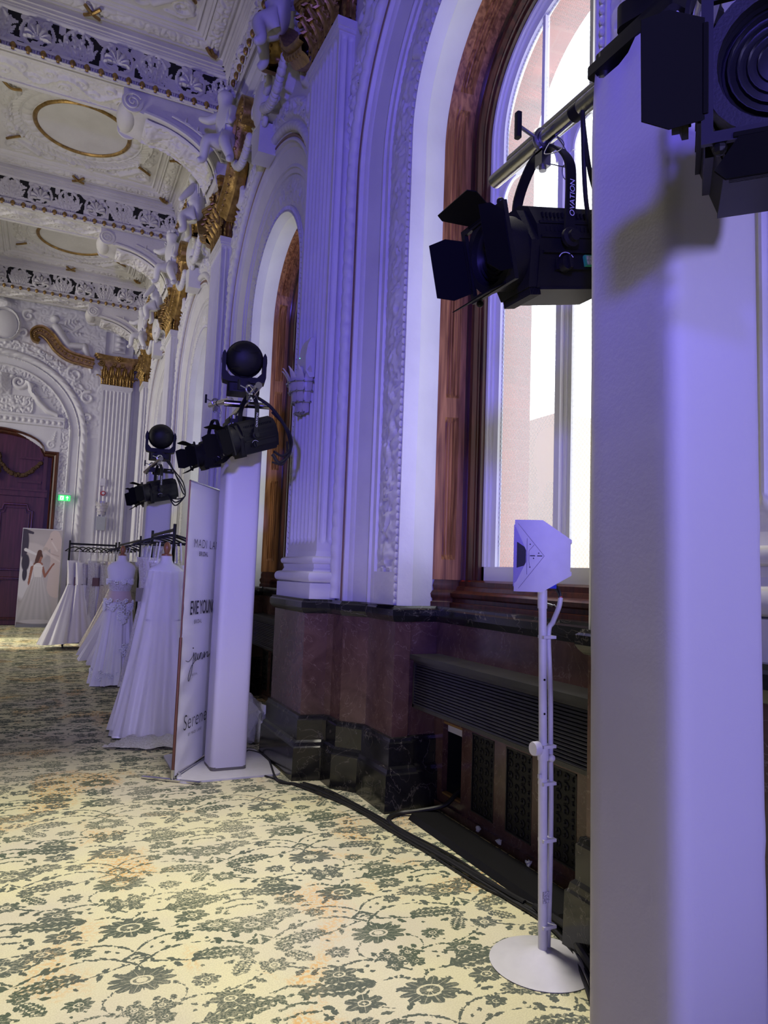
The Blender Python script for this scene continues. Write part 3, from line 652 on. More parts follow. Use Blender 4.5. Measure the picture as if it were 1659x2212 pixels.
# wall cornice
m = MB(); m.bb(CX1+.002, 2.6, CY0, CY1, 7.76, 8.6)
for (o_, a, b) in ((.05, 8.26, 8.29), (.075, 8.29, 8.33), (.10, 8.33, 8.42), (.045, 7.775, 7.80)): m.bb(CX1-o_, CX1+.01, CY0, CY1, a, b)
m.bb(CX1-.012, CX1+.02, CY0, CY1, 7.70, 7.80); m.bb(CX0-.01, CX0+.05, CY0, CY1, 8.26, 8.42); cw = obj('wall_cornice', m, CEILP, ceil, flat=True)
def egg_row(a, b, n, dirv):
    m = MB(); g = MB(); 
    for k in range(n):
        c = Vector(a).lerp(Vector(b), (k+.5)/n)
        m.ball(c+Vector(dirv)*.035+Vector((0, 0, -.006)), (.037, .034, .050), 9, 6)
        t = (Vector(b)-Vector(a)).normalized()
        arc = [c+t*(.055*math.sin(q))+Vector((0, 0, -.058*math.cos(q)-.0))+Vector(dirv)*.012 for q in [(-2.2+4.4*i/8) for i in range(9)]]
        g.tube(arc, .010, 5); e = c+t*((Vector(b)-Vector(a)).length/n/2); g.tube([e+Vector(dirv)*.015+Vector((0, 0, .05)), e+Vector(dirv)*.02+Vector((0, 0, -.05))], .010, 5)
    return m, g
e1, g1 = egg_row((CX0, beam_y-.012, 7.75), (CX1-.02, beam_y-.012, 7.75), 21, (0, -1, 0)); eg1 = obj('gilt_eggs', e1, GILT, ceil); eg1b = obj('egg_moulding', g1, CEILP, ceil)
e2, g2 = egg_row((CX1-.012, CY0+.1, 7.75), (CX1-.012, CY1-.1, 7.75), 21, (-1, 0, 0)); eg2 = obj('gilt_eggs', e2, GILT, ceil); eg2b = obj('egg_moulding', g2, CEILP, ceil)
for dy in (-4.3, 4.3, 8.6, -8.6):
    for p in (cof, rim, ties, bf, wf, wf2, bm_, sf, cw, eg1, eg1b, eg2, eg2b):
        if dy == 8.6 and p in (cof, rim, ties, wf, wf2, cw, eg2, eg2b): continue
        c = p.copy(); C.objects.link(c); c.location = (0, dy, 0); c.parent = ceil
m = MB(); m.bb(-9, 3.2, -4, 20, 8.62, 8.75); m.bb(-9, 3.2, -4, 1.6, 8.3, 8.62); obj('ceiling_slab', m, CEILP, ceil)
# ================================================================== PILASTERS
def build_pilaster():
    root = thing('pilaster', '-', 'pilaster', (0, 0, 0))
    # shaft with round-ended flutes
    m = MB(); z0, z1 = 1.66, 5.90
    zs = list(np.linspace(z0, z0+.16, 12))+list(np.linspace(z0+.2, z1-.2, 6))+list(np.linspace(z1-.16, z1, 12))
    def fluted(n, Lw, f, mar):
        nu = n*10+1; rows = []
        for z in zs:
            row = []
            for i in range(nu):
                t = i/(nu-1)*Lw; pitch = (Lw-2*mar)/n; q = (t-mar)/pitch; d = 0
                if 0 <= q <= n:
                    c = (math.floor(min(q, n-1e-6))+.5); e = (q-c)*pitch; R = pitch*.40; zz = max(0, (z0+.07+R)-z, z-(z1-.06-R)); rr = math.hypot(e, zz)
                    if rr < R: d = math.sqrt(R*R-rr*rr)*.7
                row.append(f(t, d, z))
            rows.append(row)
        m.grid(rows)
    fluted(7, .70, lambda t, d, z: (-.14+d, -.35+t, z), .035)
    fluted(2, .14, lambda t, d, z: (-.14+t, -.35+d, z), .008); fluted(2, .14, lambda t, d, z: (-t, .35-d, z), .008)
    m.bb(-.155, 0, -.365, .365, 5.87, 5.90); m.bb(-.165, 0, -.375, .375, 5.90, 5.975)
    obj('fluted_shaft', m, PLASTER, root, ang=50)
    m = MB(); prof = [(.065, 1.30), (.065, 1.415), (.05, 1.42)]
    prof += [(.055+.03*math.cos(t), 1.462+.040*math.sin(t)) for t in np.linspace(-1.5, 1.5, 9)]+[(.035, 1.505), (.022, 1.53), (.028, 1.555)]+[(.025+.022*math.cos(t), 1.588+.027*math.sin(t)) for t in np.linspace(-1.5, 1.5, 8)]+[(.012, 1.62), (.005, 1.64), (0, 1.66)]
    m.grid([[(0, -.35-o, z), (-.14-o, -.35-o, z), (-.14-o, .35+o, z), (0, .35+o, z)] for o, z in prof]); obj('moulded_base', m, PLASTER, root, ang=30)
    # gilded capital
    m = MB(); zb_ = 5.975; H_ = .72
    m.grid([[(0, -.33-o, zb_+z), (-.12-o, -.33-o, zb_+z), (-.12-o, .33+o, zb_+z), (0, .33+o, zb_+z)] for o, z in [(.0, 0), (.02, .02), (.0, .05), (0, .3), (.02, .5), (.07, .62)]])
    ab = [(0, .55), (-.24, .53), (-.27, .48), (-.20, .30), (-.175, .10), (-.20, .07), (-.20, -.07), (-.175, -.10), (-.20, -.30), (-.27, -.48), (-.24, -.53), (0, -.55)]
    for a, b, s_ in ((.62, .66, .94), (.66, .70, 1.0), (.70, .74, 1.06)): m.prism([(x*s_, y*s_) for x, y in ab], 2, zb_+a, zb_+b)
    def acanth(base, out, wid, hh, curl=.08):
        nn, mm = 14, 9; rows = []
        b = Vector(base); o_ = Vector(out).normalized(); side = Vector((0, 0, 1)).cross(o_)
        for i in range(nn+1):
            t = i/nn; up = hh*(t if t < .8 else .8+.2*math.sin((t-.8)/.2*1.9)); lean = .02+curl*max(0, (t-.45)/.55)**2*1.6
            if t > .88: up -= hh*(t-.88)*.9
            wd = wid*(.75+.25*abs(math.cos(t*4.5*PI)))*math.sqrt(max(0, 1-(max(0, t-.35)/.66)**2.2)); row = []
            for j in range(mm+1):
                s_ = j/mm*2-1; ridge = .016*math.cos(s_*PI*2.5)+.02*(1-s_*s_); row.append(b+side*(s_*wd)+o_*(lean+ridge)+Vector((0, 0, up-.03*abs(s_)*t)))
            rows.append([tuple(q) for q in row])
        m.grid(rows)
    for y in (-.24, -.08, .08, .24): acanth((-.12, y, zb_+.01), (-1, 0, 0), .085, .27)
    for y in (-.32, -.16, 0, .16, .32): acanth((-.12, y, zb_+.15), (-1, 0, 0), .075, .33, .10)
    for s_ in (-1, 1):
        acanth((-.06, s_*.33, zb_+.01), (0, s_, 0), .06, .27); acanth((-.02, s_*.33, zb_+.15), (0, s_, 0), .06, .33)
        for (vy, r) in ((.40, .085), (.10, .05)):
            pts = [(-.20-.03*(vy > .2), s_*(vy+.9*(y_-0)), zb_+.53+z_) for y_, z_ in spiral_pts(0, 0, r, 1.7, -.3, -1, 22)][::-1]
            m.tube(pts, .018, 6, rf=lambda t: .012+.014*t); m.tube(bez([pts[-1], (-.15, s_*(vy-.10), zb_+.42), (-.13, s_*(vy-.18), zb_+.25)], 5), .02, 6)
        m.ball((-.21, s_*.40, zb_+.53), (.03, .025, .025), 8, 5)
    for k in range(7): a = 2*PI*k/7; m.ball((-.23, .05*math.cos(a), zb_+.67+.05*math.sin(a)), (.02, .028, .028), 7, 5)
    m.ball((-.25, 0, zb_+.67), .03, 8, 6); obj('gilded_capital', m, GILT, root, ang=60); return root
pil = build_pilaster()
PLAB = {5.45: 'fluted white wall pilaster between the nearest and second tall windows, wall light on it', 9.75: 'fluted white wall pilaster with gilded capital between the second and third windows', 14.05: 'fluted white wall pilaster with gilded capital between the third and fourth windows', 18.35: 'fluted white wall pilaster with gilded capital in the far corner of the window wall', 1.15: 'fluted white wall pilaster nearest the camera beyond the fabric column'}
for i, y in enumerate([5.45, 9.75, 14.05, 18.35, 1.15]):
    o = pil if i == 0 else copy_tree(pil)
    o.location = (1.98, y, 0); o['label'] = PLAB[y]; o['group'] = 'fluted pilasters of the hall'
o = copy_tree(pil); o.location = (1.30, 18.99, .0); o.rotation_euler = (0, 0, PI/2); o['label'] = 'fluted white pilaster with gilded capital on the end wall right of the plum door'; o['group'] = 'fluted pilasters of the hall'

# scroll brackets under the ceiling beams
def bracket():
    root = thing('scroll_bracket', '-', 'bracket', (1.98, 9.80, 6.75))
    top = 7.74; under = [(1.98, 6.72), (1.74, 6.73)]+[(.62+1.10*math.sin(t), 6.76+.66*math.cos(t)) for t in np.linspace(1.45, .12, 16)]+[(.50, 7.46), (.48, top), (1.98, top)]
    m = MB(); m.prism([(x, z) for x, z in under], 1, 9.48, 10.12)
    obj('bracket_body', m, CEILP, root, ang=50)
    m = MB()
    for yy, sd in ((9.47, -1), (10.13, 1)):
        m = MB(); m.lathe([(.135, 0), (.135, .03*1), (.0, .03)], (.60, yy-.015, 7.53), 24, 1, True)
        m.tube([(.60+a, yy+sd*.02, 7.53+b) for a, b in spiral_pts(0, 0, .115, 2.0, .5, 1, 34)], .014, 6)
        m.tube([(x, yy, z+.02) for x, z in under[2:-3]], .03, 6)
        # trailing acanthus on the side
        pth = [(.72+1.12*math.sin(t), yy, 6.86+.68*math.cos(t)) for t in np.linspace(1.3, .35, 12)]; m.tube(pth, .022, 6)
        for k in range(1, 11, 2):
            p = Vector(pth[k])
            for dz, dx in ((.09, .02), (-.01, .10)): m.tube([p, p+Vector((dx*.5, sd*.01, dz*.6)), p+Vector((dx, 0, dz))], .02, 5, rf=lambda t: .022*(1-t)+.004)
        obj('volute', m, CEILP, root, ang=60)
    U, V = np.meshgrid(np.linspace(0, 1, 120), np.linspace(-.28, .28, 44), indexing='ij'); t = 1.5-U*1.35
    h = .05*foliage(U*1.3, V, 7, 90)*(np.abs(V) < .25)+.05*np.exp(-((np.abs(V)-.26)/.02)**2)+.10*np.exp(-((V/.16)**2)-((U-.55)/.18)**2)+.10*np.exp(-((V/.2)**2)-((U-.93)/.08)**2)
    X = .62+(1.10-h)*np.sin(t); Z = 6.76+(.66-h)*np.cos(t); m2 = MB(); m2.grid(np.stack([X, 9.80+V, Z], -1)); m2.ball((.56, 9.80, 7.52), (.13, .33, .14), 14, 10)
    obj('leaf_soffit', m2, CEILP, root, ang=60); return root
br = bracket()
for i, (dy, lb) in enumerate(((0, 'carved white scroll bracket under the nearest ceiling beam in view'), (4.3, 'carved white scroll bracket under the middle ceiling beam'), (8.6, 'carved white scroll bracket under the farthest ceiling beam by the end wall'))):
    o = br if i == 0 else copy_tree(br)
    o.location.y = 9.80+dy; o['label'] = lb; o['group'] = 'scroll brackets of the ceiling beams'

# putti and gilded broken pediments above each window
def skinmesh(name, pts, edges, rad, sub=2):
    me = bpy.data.meshes.new(name); me.from_pydata(pts, edges, []); o = bpy.data.objects.new(name, me); C.objects.link(o)
    o.modifiers.new('s', 'SKIN'); 
    for i, r in enumerate(rad): me.skin_vertices[0].data[i].radius = (r, r) if not isinstance(r, tuple) else r
    me.skin_vertices[0].data[0].use_root = True
    sb = o.modifiers.new('u', 'SUBSURF'); sb.levels = sub; sb.render_levels = sub
    dg = bpy.context.evaluated_depsgraph_get(); dg.update(); me2 = bpy.data.meshes.new_from_object(o.evaluated_get(dg)); bpy.data.objects.remove(o); me2.name = name
    me2.shade_smooth(); return me2
cher_pts = [(0, 0, .0), (-.02, 0, .16), (-.03, .01, .30), (-.05, .02, .38), (-.06, .02, .46), (-.06, .02, .54),          # pelvis..head
            (-.04, .11, .30), (-.12, .22, .24), (-.15, .34, .30), (-.04, -.10, .29), (-.10, -.18, .16), (-.18, -.22, .04),
            (-.04, .07, -.02), (-.20, .14, -.04), (-.17, .20, -.24), (-.24, .22, -.28), (-.03, -.07, -.03), (-.17, -.12, -.12), (-.10, -.18, -.32), (-.17, -.20, -.36)]
cher_ed = [(0, 1), (1, 2), (2, 3), (3, 4), (4, 5), (2, 6), (6, 7), (7, 8), (2, 9), (9, 10), (10, 11), (0, 12), (12, 13), (13, 14), (14, 15), (0, 16), (16, 17), (17, 18), (18, 19)]
cher_r = [1.22*q for q in [.10, .10, .085, .045, .085, .07, .05, .04, .025, .05, .04, .025, .075, .06, .04, .025, .075, .06, .04, .025]]
cme = skinmesh('body', cher_pts, cher_ed, cher_r); cme.materials.append(PLASTER)
wm = MB()
for s_ in (-1, 1):
    rows = []
    for i in range(9):
        t = i/8; rows.append([(.03+.05*t+.01*math.sin(j*2.2), s_*(.05+.34*t), .30+.24*t-.20*(j/8)*(1-.5*t)+.015*math.sin(j*3+i)) for j in range(9)])
    wm.grid(rows); wm.grid([[(a[0]+.02, a[1], a[2]) for a in r] for r in rows])
hm = MB()
for k in range(26):
    a = rnd.uniform(0, 2*PI); b = rnd.uniform(0, 1.3); hm.ball((-.055+.075*math.sin(b)*math.cos(a)+.015, .02+.08*math.sin(b)*math.sin(a), .51+.085*math.cos(b)), .028, 6, 4)
def cherub(loc, rz, label, sc=1.0, grp='plaster cherubs above the windows'):
    r = thing('plaster_cherub', label, 'sculpture', loc, (0, 0, rz), grp); r.scale = (sc, sc, sc)
    b = bpy.data.objects.new('body', cme); C.objects.link(b); b.parent = r; return r
wing_o = hair_o = None
def pediment(yc, sgn, label):
    root = thing('gilded_pediment_scroll', label, 'pediment scroll', (1.98, yc, 6.3), group='gilded pediment scrolls over the windows'); m = MB()
    ctl = [(1.72, 6.22), (1.50, 6.30), (1.22, 6.46), (1.02, 6.72), (.84, 7.00), (.62, 7.12), (.46, 7.04), (.44, 6.90), (.54, 6.86)]
    q = bez([(a, b, 0) for a, b in ctl], 6); n_ = len(q); rows = []; rows2 = []
    for i, p in enumerate(q):
        t = (q[min(i+1, n_-1)]-q[max(i-1, 0)]).normalized(); nn = Vector((t.y, -t.x, 0)); w_ = .07*(1-.5*i/n_)
        sec = [(-.02, 1.9), (-.02, 1.0), (-.12, 1.1), (-.14, .7), (-.17, .4), (-.21, .2), (-.22, -.3), (-.20, -.8), (-.25, -1.0), (-.25, -1.5), (-.02, -1.5)]
        rows.append([(1.98+x, yc+sgn*(p.x+nn.x*-w_*k), p.y+nn.y*-w_*k) for x, k in sec])
    if sgn > 0: rows = [r[::-1] for r in rows]
    m.grid(rows)
    for i in range(3, n_-8, 2):
        p = q[i]; m.ball((1.98-.20, yc+sgn*p.x, p.y), .026, 7, 5)
    obj('scroll_moulding', m, GILT, root, ang=50); return root
ORD = {7.6: 'second', 11.9: 'third', 16.2: 'fourth'}
for yc in (7.6, 11.9, 16.2):
    for s_ in (-1, 1):
        sd = 'near' if s_ < 0 else 'far'
        pediment(yc, s_, 'gilded curved pediment scroll over the %s side of the %s window' % (sd, ORD[yc]))
        c = cherub((1.72, yc+s_*1.12, 6.92), 0.5*s_, 'white plaster cherub seated on the gilded scroll, %s side of the %s window' % (sd, ORD[yc]), 1.15)
        a = obj('wing', wm, PLASTER, c, world=False) if wing_o is None else wing_o.copy()
        h_ = obj('hair', hm, PLASTER, c, world=False) if hair_o is None else hair_o.copy()
        for q_ in (a, h_):
            if q_.name not in C.objects: C.objects.link(q_)
            q_.parent = c
        wing_o, hair_o = a, h_
    # keystone with shell and garland
    root = thing('keystone_cartouche', 'white plaster cartouche with garlands at the crown of the %s window arch' % ORD[yc], 'cartouche', (1.98, yc, 6.3), group='cartouches over the window arches'); m = MB()
    m.ball((1.86, yc, 6.75), (.10, .22, .28), 16, 10)
    for s_ in (-1, 1):
        m.tube([(1.84, yc+s_*(.26+a), 6.85+b) for a, b in spiral_pts(0, 0, .12, 1.5, 2, 1, 20)], .035, 7); m.tube([(1.84, yc+s_*(.20+a), 6.45+b) for a, b in spiral_pts(0, 0, .09, 1.5, 4, -1, 20)], .03, 7)
        for k in range(16):
            t = k/15; m.ball((1.80, yc+s_*(.3+.75*t), 6.52-.16*math.sin(t*PI)+.08*t), (.05, .055+.02*math.sin(k*2), .06), 7, 5)
    m.prism([(yc-.14, 6.12), (yc+.14, 6.12), (yc+.18, 6.45), (yc-.18, 6.45)], 0, 1.80, 2.0); obj('cartouche_relief', m, PLASTER, root, ang=60)

# ================================================================== END WALL
m = MB(); m.bb(1.981, 2.6, 18.3, 19.2, 1.3, 8.7); obj('corner_wall', m, PLASTER, wall)
m = MB(); m.bb(1.77, 2.6, 18.2, 19.2, .4, 1.22); obj('marble_dado', m, PINKM, wall); m = MB(); m.bb(1.73, 2.6, 18.2, 19.2, 1.2, 1.3); m.bb(1.70, 2.6, 18.2, 19.2, 0, .42); obj('black_ledge', m, BLACKM, wall)
m = MB(); m.bb(-9, 3.2, -4.3, -4.1, -.1, 8.8); wb_ = tag(obj('wall_back', m, PLASTER, flat=True), kind='structure')
m = MB(); m.bb(1.98, 2.6, -4.2, -3.14, 0, 8.7); obj('corner_wall', m, PLASTER, wall)
ew = setting('wall_far')
nx_, nz_ = 230, 500; X, Z = np.meshgrid(np.linspace(-2.75, .97, nx_), np.linspace(0, 7.8, nz_), indexing='ij'); dc = -1.3; u = X-dc; a = np.abs(u)
below = Z < ZS; R_ = np.where(below, a, np.hypot(u, Z-ZS)); s_ = np.where(below, Z, ZS+np.arctan2(Z-ZS, a+1e-6)*1.8)
h = np.zeros_like(X)
rp = np.clip(1-((R_-1.92)/.075)**2, 0, 1)**.5; h = np.maximum(h, .10*rp*(.72+.28*np.abs(np.sin((s_*9+(R_-1.92)*12)*PI*.5))))
h = np.maximum(h, .05*np.exp(-((R_-1.80)/.02)**2)); h = np.where((R_ < 1.80) & (R_ > 1.62), -.06+.10*((R_-1.62)/.18-.5)**2, h)
h = np.maximum(h, .05*np.exp(-((R_-1.61)/.015)**2)); ob = (R_ < 1.58) & (R_ > 1.42); h = np.where(ob, -.03+.05*foliage(X, Z, 9, 120), h); h = np.where(R_ <= 1.42, .01, h)
# lintel and tympanum
lin = (a < 1.46) & (Z > 4.78) & (Z < 5.02); h = np.where(lin, .06, h); h = np.where(lin & (Z > 4.97), .09, h)
bd = np.hypot((u % .13)-.065, Z-4.87); h = np.where(lin & (bd < .045), .06+.04*np.sqrt(np.clip(1-(bd/.045)**2, 0, 1)), h)
sp = stroke(a, Z, spiral_pts(.42, 5.78, .20, 2.0, 2.6, -1, 34), .06, .03); sp = np.maximum(sp, stroke(a, Z, [(.62, 5.80), (.70, 5.60), (.86, 5.35), (1.08, 5.15), (1.35, 5.05)], .07, .06)); tym = (R_ < 1.40) & (Z > 5.02)
h = np.where(tym, np.maximum(h, sp*1.6), h); h = np.where(tym & (a < .25), np.maximum(h, .16*np.exp(-(u/.18)**2-((Z-5.75)/.3)**2)+.03*foliage(X, Z, 8, 3)), h)
h = np.where(tym & (Z < 5.45) & (a < .75), np.maximum(h, .06*foliage(X, Z, 7, 130)), h); ov = np.hypot((a-.98)/.26, (Z-5.62)/.14); h = np.where(tym & (np.abs(ov-1) < .1), .05, h)
# door-head scrolls
dh = (Z < 4.75) & (Z > 4.15) & (a < 1.42); h = np.where(dh, np.maximum(h, 1.2*stroke(a, Z, spiral_pts(1.22, 4.34, .10, 1.6, 1, 1, 18), .03, .02)), h); h = np.where(dh, np.maximum(h, leaf(a, Z, 1.25, 4.42, .26, .08, 1.4)), h)
# figures, shield and garlands above
up = R_ > 2.0
F = np.zeros_like(X)
for (c1, c2, RR, t, st, hd) in ((.50, 7.42, .14, 1.4, 1.2, 1), (.42, 6.98, .12, 1.4, 3.5, -1), (1.62, 6.15, .20, 1.6, 1.4, 1), (1.95, 5.60, .16, 1.6, 1.4, 1), (1.98, 5.1, .12, 1.5, 4.5, -1)): F = np.maximum(F, 1.5*stroke(a, Z, spiral_pts(c1, c2, RR, t, st, hd, 22), .05, .02))
shd = np.hypot(u/.30, (Z-7.12)/.36); F = np.maximum(F, .16*np.sqrt(np.clip(1-shd**2, 0, 1))); F = np.maximum(F, .13*np.exp(-((shd-1.08)/.08)**2)); F = np.maximum(F, .14*np.exp(-(u/.16)**2-((Z-7.62)/.12)**2)+.03*foliage(X, Z, 8, 7)*(np.abs(u) < .25)*(Z > 7.5))
B = [((1.12, 7.22), (1.28, 6.98), .13, .12), ((1.28, 6.98), (1.42, 6.80), .12, .11), ((1.42, 6.82), (1.78, 6.88), .11, .08), ((1.78, 6.88), (1.92, 6.50), .085, .06), ((1.92, 6.5), (1.98, 6.25), .055, .03), ((1.38, 6.75), (1.62, 6.60), .10, .07), ((1.62, 6.60), (1.72, 6.35), .065, .04), ((1.10, 7.25), (.88, 7.02), .065, .04), ((.88, 7.02), (.72, 7.12), .04, .025), ((1.2, 7.3), (1.5, 7.2), .06, .04), ((1.5, 7.2), (1.7, 7.38), .04, .03)]
for p_, q_, w0, w1 in B: F = np.maximum(F, seg(a, Z, p_, q_, w0, w1)*1.3)
hd_ = np.hypot(a-1.08, Z-7.45); F = np.maximum(F, 1.3*np.sqrt(np.clip(.10**2-hd_**2, 0, 1))); F = np.maximum(F, leaf(a, Z, 1.25, 7.3, .42, .14, .5)); F = np.maximum(F, leaf(a, Z, 1.3, 7.15, .45, .12, .1))
F = np.maximum(F, (.07*foliage(X, Z, 7, 140))*ss(1.98, 2.05, R_)*(1-ss(2.22, 2.3, R_))*(Z > 5.6)); F = np.maximum(F, .02*foliage(X, Z, 5, 150))
h = np.where(up & (Z > 4.6), np.maximum(h, F), h); m = MB(); h = np.clip(h, -.1, .3)
vs = np.stack([X, YEND-h, Z], -1).reshape(-1, 3)
ins = (a < 1.40) & ((Z < 4.18) | ((a < 1.08) & (Z < 4.20+.46*np.cos(np.clip(a/1.08, 0, 1)*PI/2)))); fs = []
for i in range(nx_-1):
    for j in range(nz_-1):
        if not (ins[i, j] and ins[i+1, j+1]): q = i*nz_+j; fs.append((q, q+nz_, q+nz_+1, q+1))
m.add(vs, fs); obj('carved_door_surround', m, PLASTER, ew, ang=60)
m = MB(); m.bb(.965, 2.6, YEND+.04, 19.2, 0, 8.7); m.bb(-9, -2.74, YEND, 19.2, 0, 8.7); m.bb(-2.8, 1.0, YEND, 19.2, 7.78, 8.7); m.bb(.97, 2.2, YEND-.02, YEND+.05, 7.35, 7.8)
for (xa, xb) in ((.975, .99), (1.62, 1.64), (1.75, 1.77), (1.9, 1.92)): m.bb(xa, xb, YEND+.02, YEND+.05, 1.3, 7.4)
m.bb(1.15, 1.45, YEND, YEND+.05, 6.85, 7.5); obj('plain_wall', m, PLASTER, ew, flat=True)
m = MB(); U, V = np.meshgrid(np.linspace(1.18, 1.42, 30), np.linspace(6.9, 7.45, 50), indexing='ij'); m.grid(np.stack([U, YEND-.005-.05*np.exp(-((U-1.3)/.07)**2)*np.abs(np.sin(V*22)), V], -1)); obj('husk_drop', m, PLASTER, ew)
m = MB(); m.prism([(.92, YEND-.18), (1.68, YEND-.18), (1.68, YEND+.05), (.92, YEND+.05)], 2, .45, 1.24); obj('marble_dado', m, PINKM, ew)
m = MB(); m.bb(.88, 1.72, YEND-.23, YEND+.05, 1.2, 1.3); m.bb(.86, 1.74, YEND-.25, YEND+.05, 0, .42); m.bb(1.7, 2.2, YEND-.03, YEND+.05, 1.2, 1.3); m.bb(.12, .9, YEND-.03, YEND+.05, 0, .3); obj('black_ledge', m, BLACKM, ew)
gp = thing('gilded_door_pediment', 'gilded curved broken pediment above the plum door on the end wall', 'pediment', (dc, YEND, 6.5))
for s_ in (-1, 1):
    m = MB()
    q = bez([(dc+s_*x, YEND-.12, z) for x, z in ((.78, 6.82), (.68, 6.86), (.66, 7.0), (.80, 7.08), (1.0, 6.96), (1.20, 6.72), (1.45, 6.56), (1.75, 6.50), (2.02, 6.46))], 6)
    rows = []
    for i, p in enumerate(q):
        t = (q[min(i+1, len(q)-1)]-q[max(i-1, 0)]).normalized(); nn = Vector((-t.z*s_, 0, t.x*s_)); w_ = .05+.08*min(1, i/18)
        rows.append([tuple(p+nn*(w_*k)+Vector((0, y, 0))) for k, y in ((-1, .15), (-1, -.02), (-.8, -.03), (-.6, .02), (.5, .0), (.7, -.05), (1, -.06), (1, .15))])
    m.grid(rows)
    for i in range(8, len(q), 2): m.ball(q[i]+Vector((0, -.01, 0)), .03, 6, 4)
    obj('scroll_moulding', m, GILT, gp)
# door
door = setting('door_1', (dc, YEND+.1, 0))
outl = lambda o_: [(dc-1.40+o_, 0), (dc-1.40+o_, 4.18-o_), (dc-1.08, 4.18-o_)]+[(dc+1.08*math.sin(t)*(1-o_*.6), 4.20+(.46-o_)*math.cos(t)) for t in np.linspace(-PI/2, PI/2, 17)]+[(dc+1.08, 4.18-o_), (dc+1.40-o_, 4.18-o_), (dc+1.40-o_, 0)]
m = MB(); m.prism(outl(0), 1, YEND+.08, YEND+.15); obj('door_head_panel', m, PURPDOOR, door, ang=20)
m = MB(); m.grid([[(x, y, z) for x, z in outl(o_)] for o_, y in ((0, YEND-.03), (.02, YEND-.06), (.05, YEND-.05), (.07, YEND), (.11, YEND+.02), (.13, YEND+.0), (.15, YEND+.06))]); obj('door_frame', m, DWOOD, door, ang=25)
m = MB(); m.bb(dc-1.2, dc+1.2, YEND+.0, YEND+.1, 3.05, 3.20); m.bb(dc-1.2, dc+1.2, YEND-.03, YEND+.1, 3.18, 3.23)
for s_ in (-1, 1):
    m.bb(dc+s_*1.12-.04, dc+s_*1.12+.04, YEND+.02, YEND+.1, 0, 4.1)
    m.bb(*(sorted((dc+s_*.55-.0, dc+s_*1.05))), YEND+.045, YEND+.09, 3.38, 3.44); m.bb(*(sorted((dc+s_*.55, dc+s_*1.05))), YEND+.045, YEND+.09, 3.95, 4.0)
obj('door_transom', m, PURPDOOR, door, flat=True)
for s_ in (-1, 1):
    xm = dc+s_*.55; m = MB(); m.bb(xm-.53, xm+.53, YEND+.02, YEND+.085, .02, 3.04); lf = obj('door_leaf', m, PURPDOOR, door, flat=True)
    for (za, zb2) in ((.15, 1.1), (1.3, 2.85)):
        m = MB(); loop = [(xm-.36, za), (xm+.36, za), (xm+.36, zb2-.15), (xm+.28, zb2-.13), (xm+.24, zb2), (xm-.24, zb2), (xm-.28, zb2-.13), (xm-.36, zb2-.15), (xm-.36, za)]
        m.tube([(x, YEND+.012, z) for x, z in loop], .03, 6, False); m.tube([(xm+(x-xm)*.84, YEND+.012, za+(z-za)*.93+.03) for x, z in loop], .015, 6, False); obj('panel_moulding', m, DWOOD, lf)
    m = MB(); m.ball((dc+s_*.08, YEND-.03, 1.1), .035, 10, 8); m.bb(dc+s_*.08-.03, dc+s_*.08+.03, YEND+.0, YEND+.02, .98, 1.2); obj('door_handle', m, CHROME, lf)
m = MB(); rr_ = random.Random(3)
for s_ in (-1, 1):
    for k in range(46):
        t = k/45; x = dc+s_*(.10+.92*t); z = 3.86-.34*math.sin(t*PI)+.05*rr_.random(); m.ball((x, YEND+.03+.03*rr_.random(), z), .045*(.8+.5*rr_.random()), 6, 4)
for k in range(40): m.ball((dc+rr_.gauss(0, .10), YEND+.02, 3.45+.6*rr_.random()), .05, 6, 4)
obj('carved_garland', m, DOORGILT, door)

# wall fittings on the end wall
m = MB(); m.rbox((.285, YEND-.15, 3.06), (.27, .03, .14), .01, 3, 1); 
t = thing('exit_sign', 'green illuminated running man exit sign hanging beside the plum door', 'exit sign', (.285, YEND-.15, 3.0))
def emis(name, col, st):
    def fn(m, n, l, b, tc): b.inputs['Emission Color'].default_value = (*col, 1); b.inputs['Emission Strength'].default_value = st
    return mat(name, col, .5, fn=fn)
EXG = emis('exit_green', (.05, .62, .16), 1.1); EXW = emis('exit_white', (.8, 1, .85), 1.3)
obj('sign_face', m, EXG, t)
m = MB(); m.bb(.14, .43, YEND-.18, YEND-.10, 3.14, 3.19); m.bb(.2, .37, YEND-.14, YEND, 3.15, 3.18); obj('housing', m, WHITEMET, t)
m = MB(); y_ = YEND-.17
m.bb(.19, .27, y_, y_+.002, 3.01, 3.11)                         # doorway
obj('doorway_pictogram', m, EXW, t); m = MB()
for p_, q_, w_ in (((.235, 3.08), (.225, 3.05), .010), ((.225, 3.05), (.245, 3.02), .007), ((.225, 3.05), (.205, 3.02), .007), ((.235, 3.075), (.255, 3.06), .005), ((.232, 3.075), (.212, 3.065), .005)): m.tube([(p_[0], y_-.003, p_[1]), (q_[0], y_-.003, q_[1])], w_*.8, 5)
m.ball((.24, y_-.003, 3.095), .008, 6, 4); obj('running_figure', m, EXG, t)
m = MB(); m.bb(.343, .357, y_, y_+.002, 3.01, 3.08); m.add([(.315, y_, 3.065), (.385, y_, 3.065), (.35, y_, 3.115)], [(0, 1, 2)]); obj('arrow', m, EXW, t)
yw = YEND-.10
t = thing('loudspeaker', 'grey flush wall loudspeaker on the end wall pilaster below the glass sconce', 'loudspeaker', (1.14, yw, 2.3)); m = MB(); m.rbox((1.14, yw-.04, 2.50), (.20, .16, .34), .015, 3, 1); obj('speaker_cabinet', m, mat('grey_speaker', (.36, .38, .42), .6, bump=(300, .3)), t); m = MB(); m.bb(1.115, 1.165, yw-.124, yw-.120, 2.5, 2.508); obj('badge', m, CHROME, t)
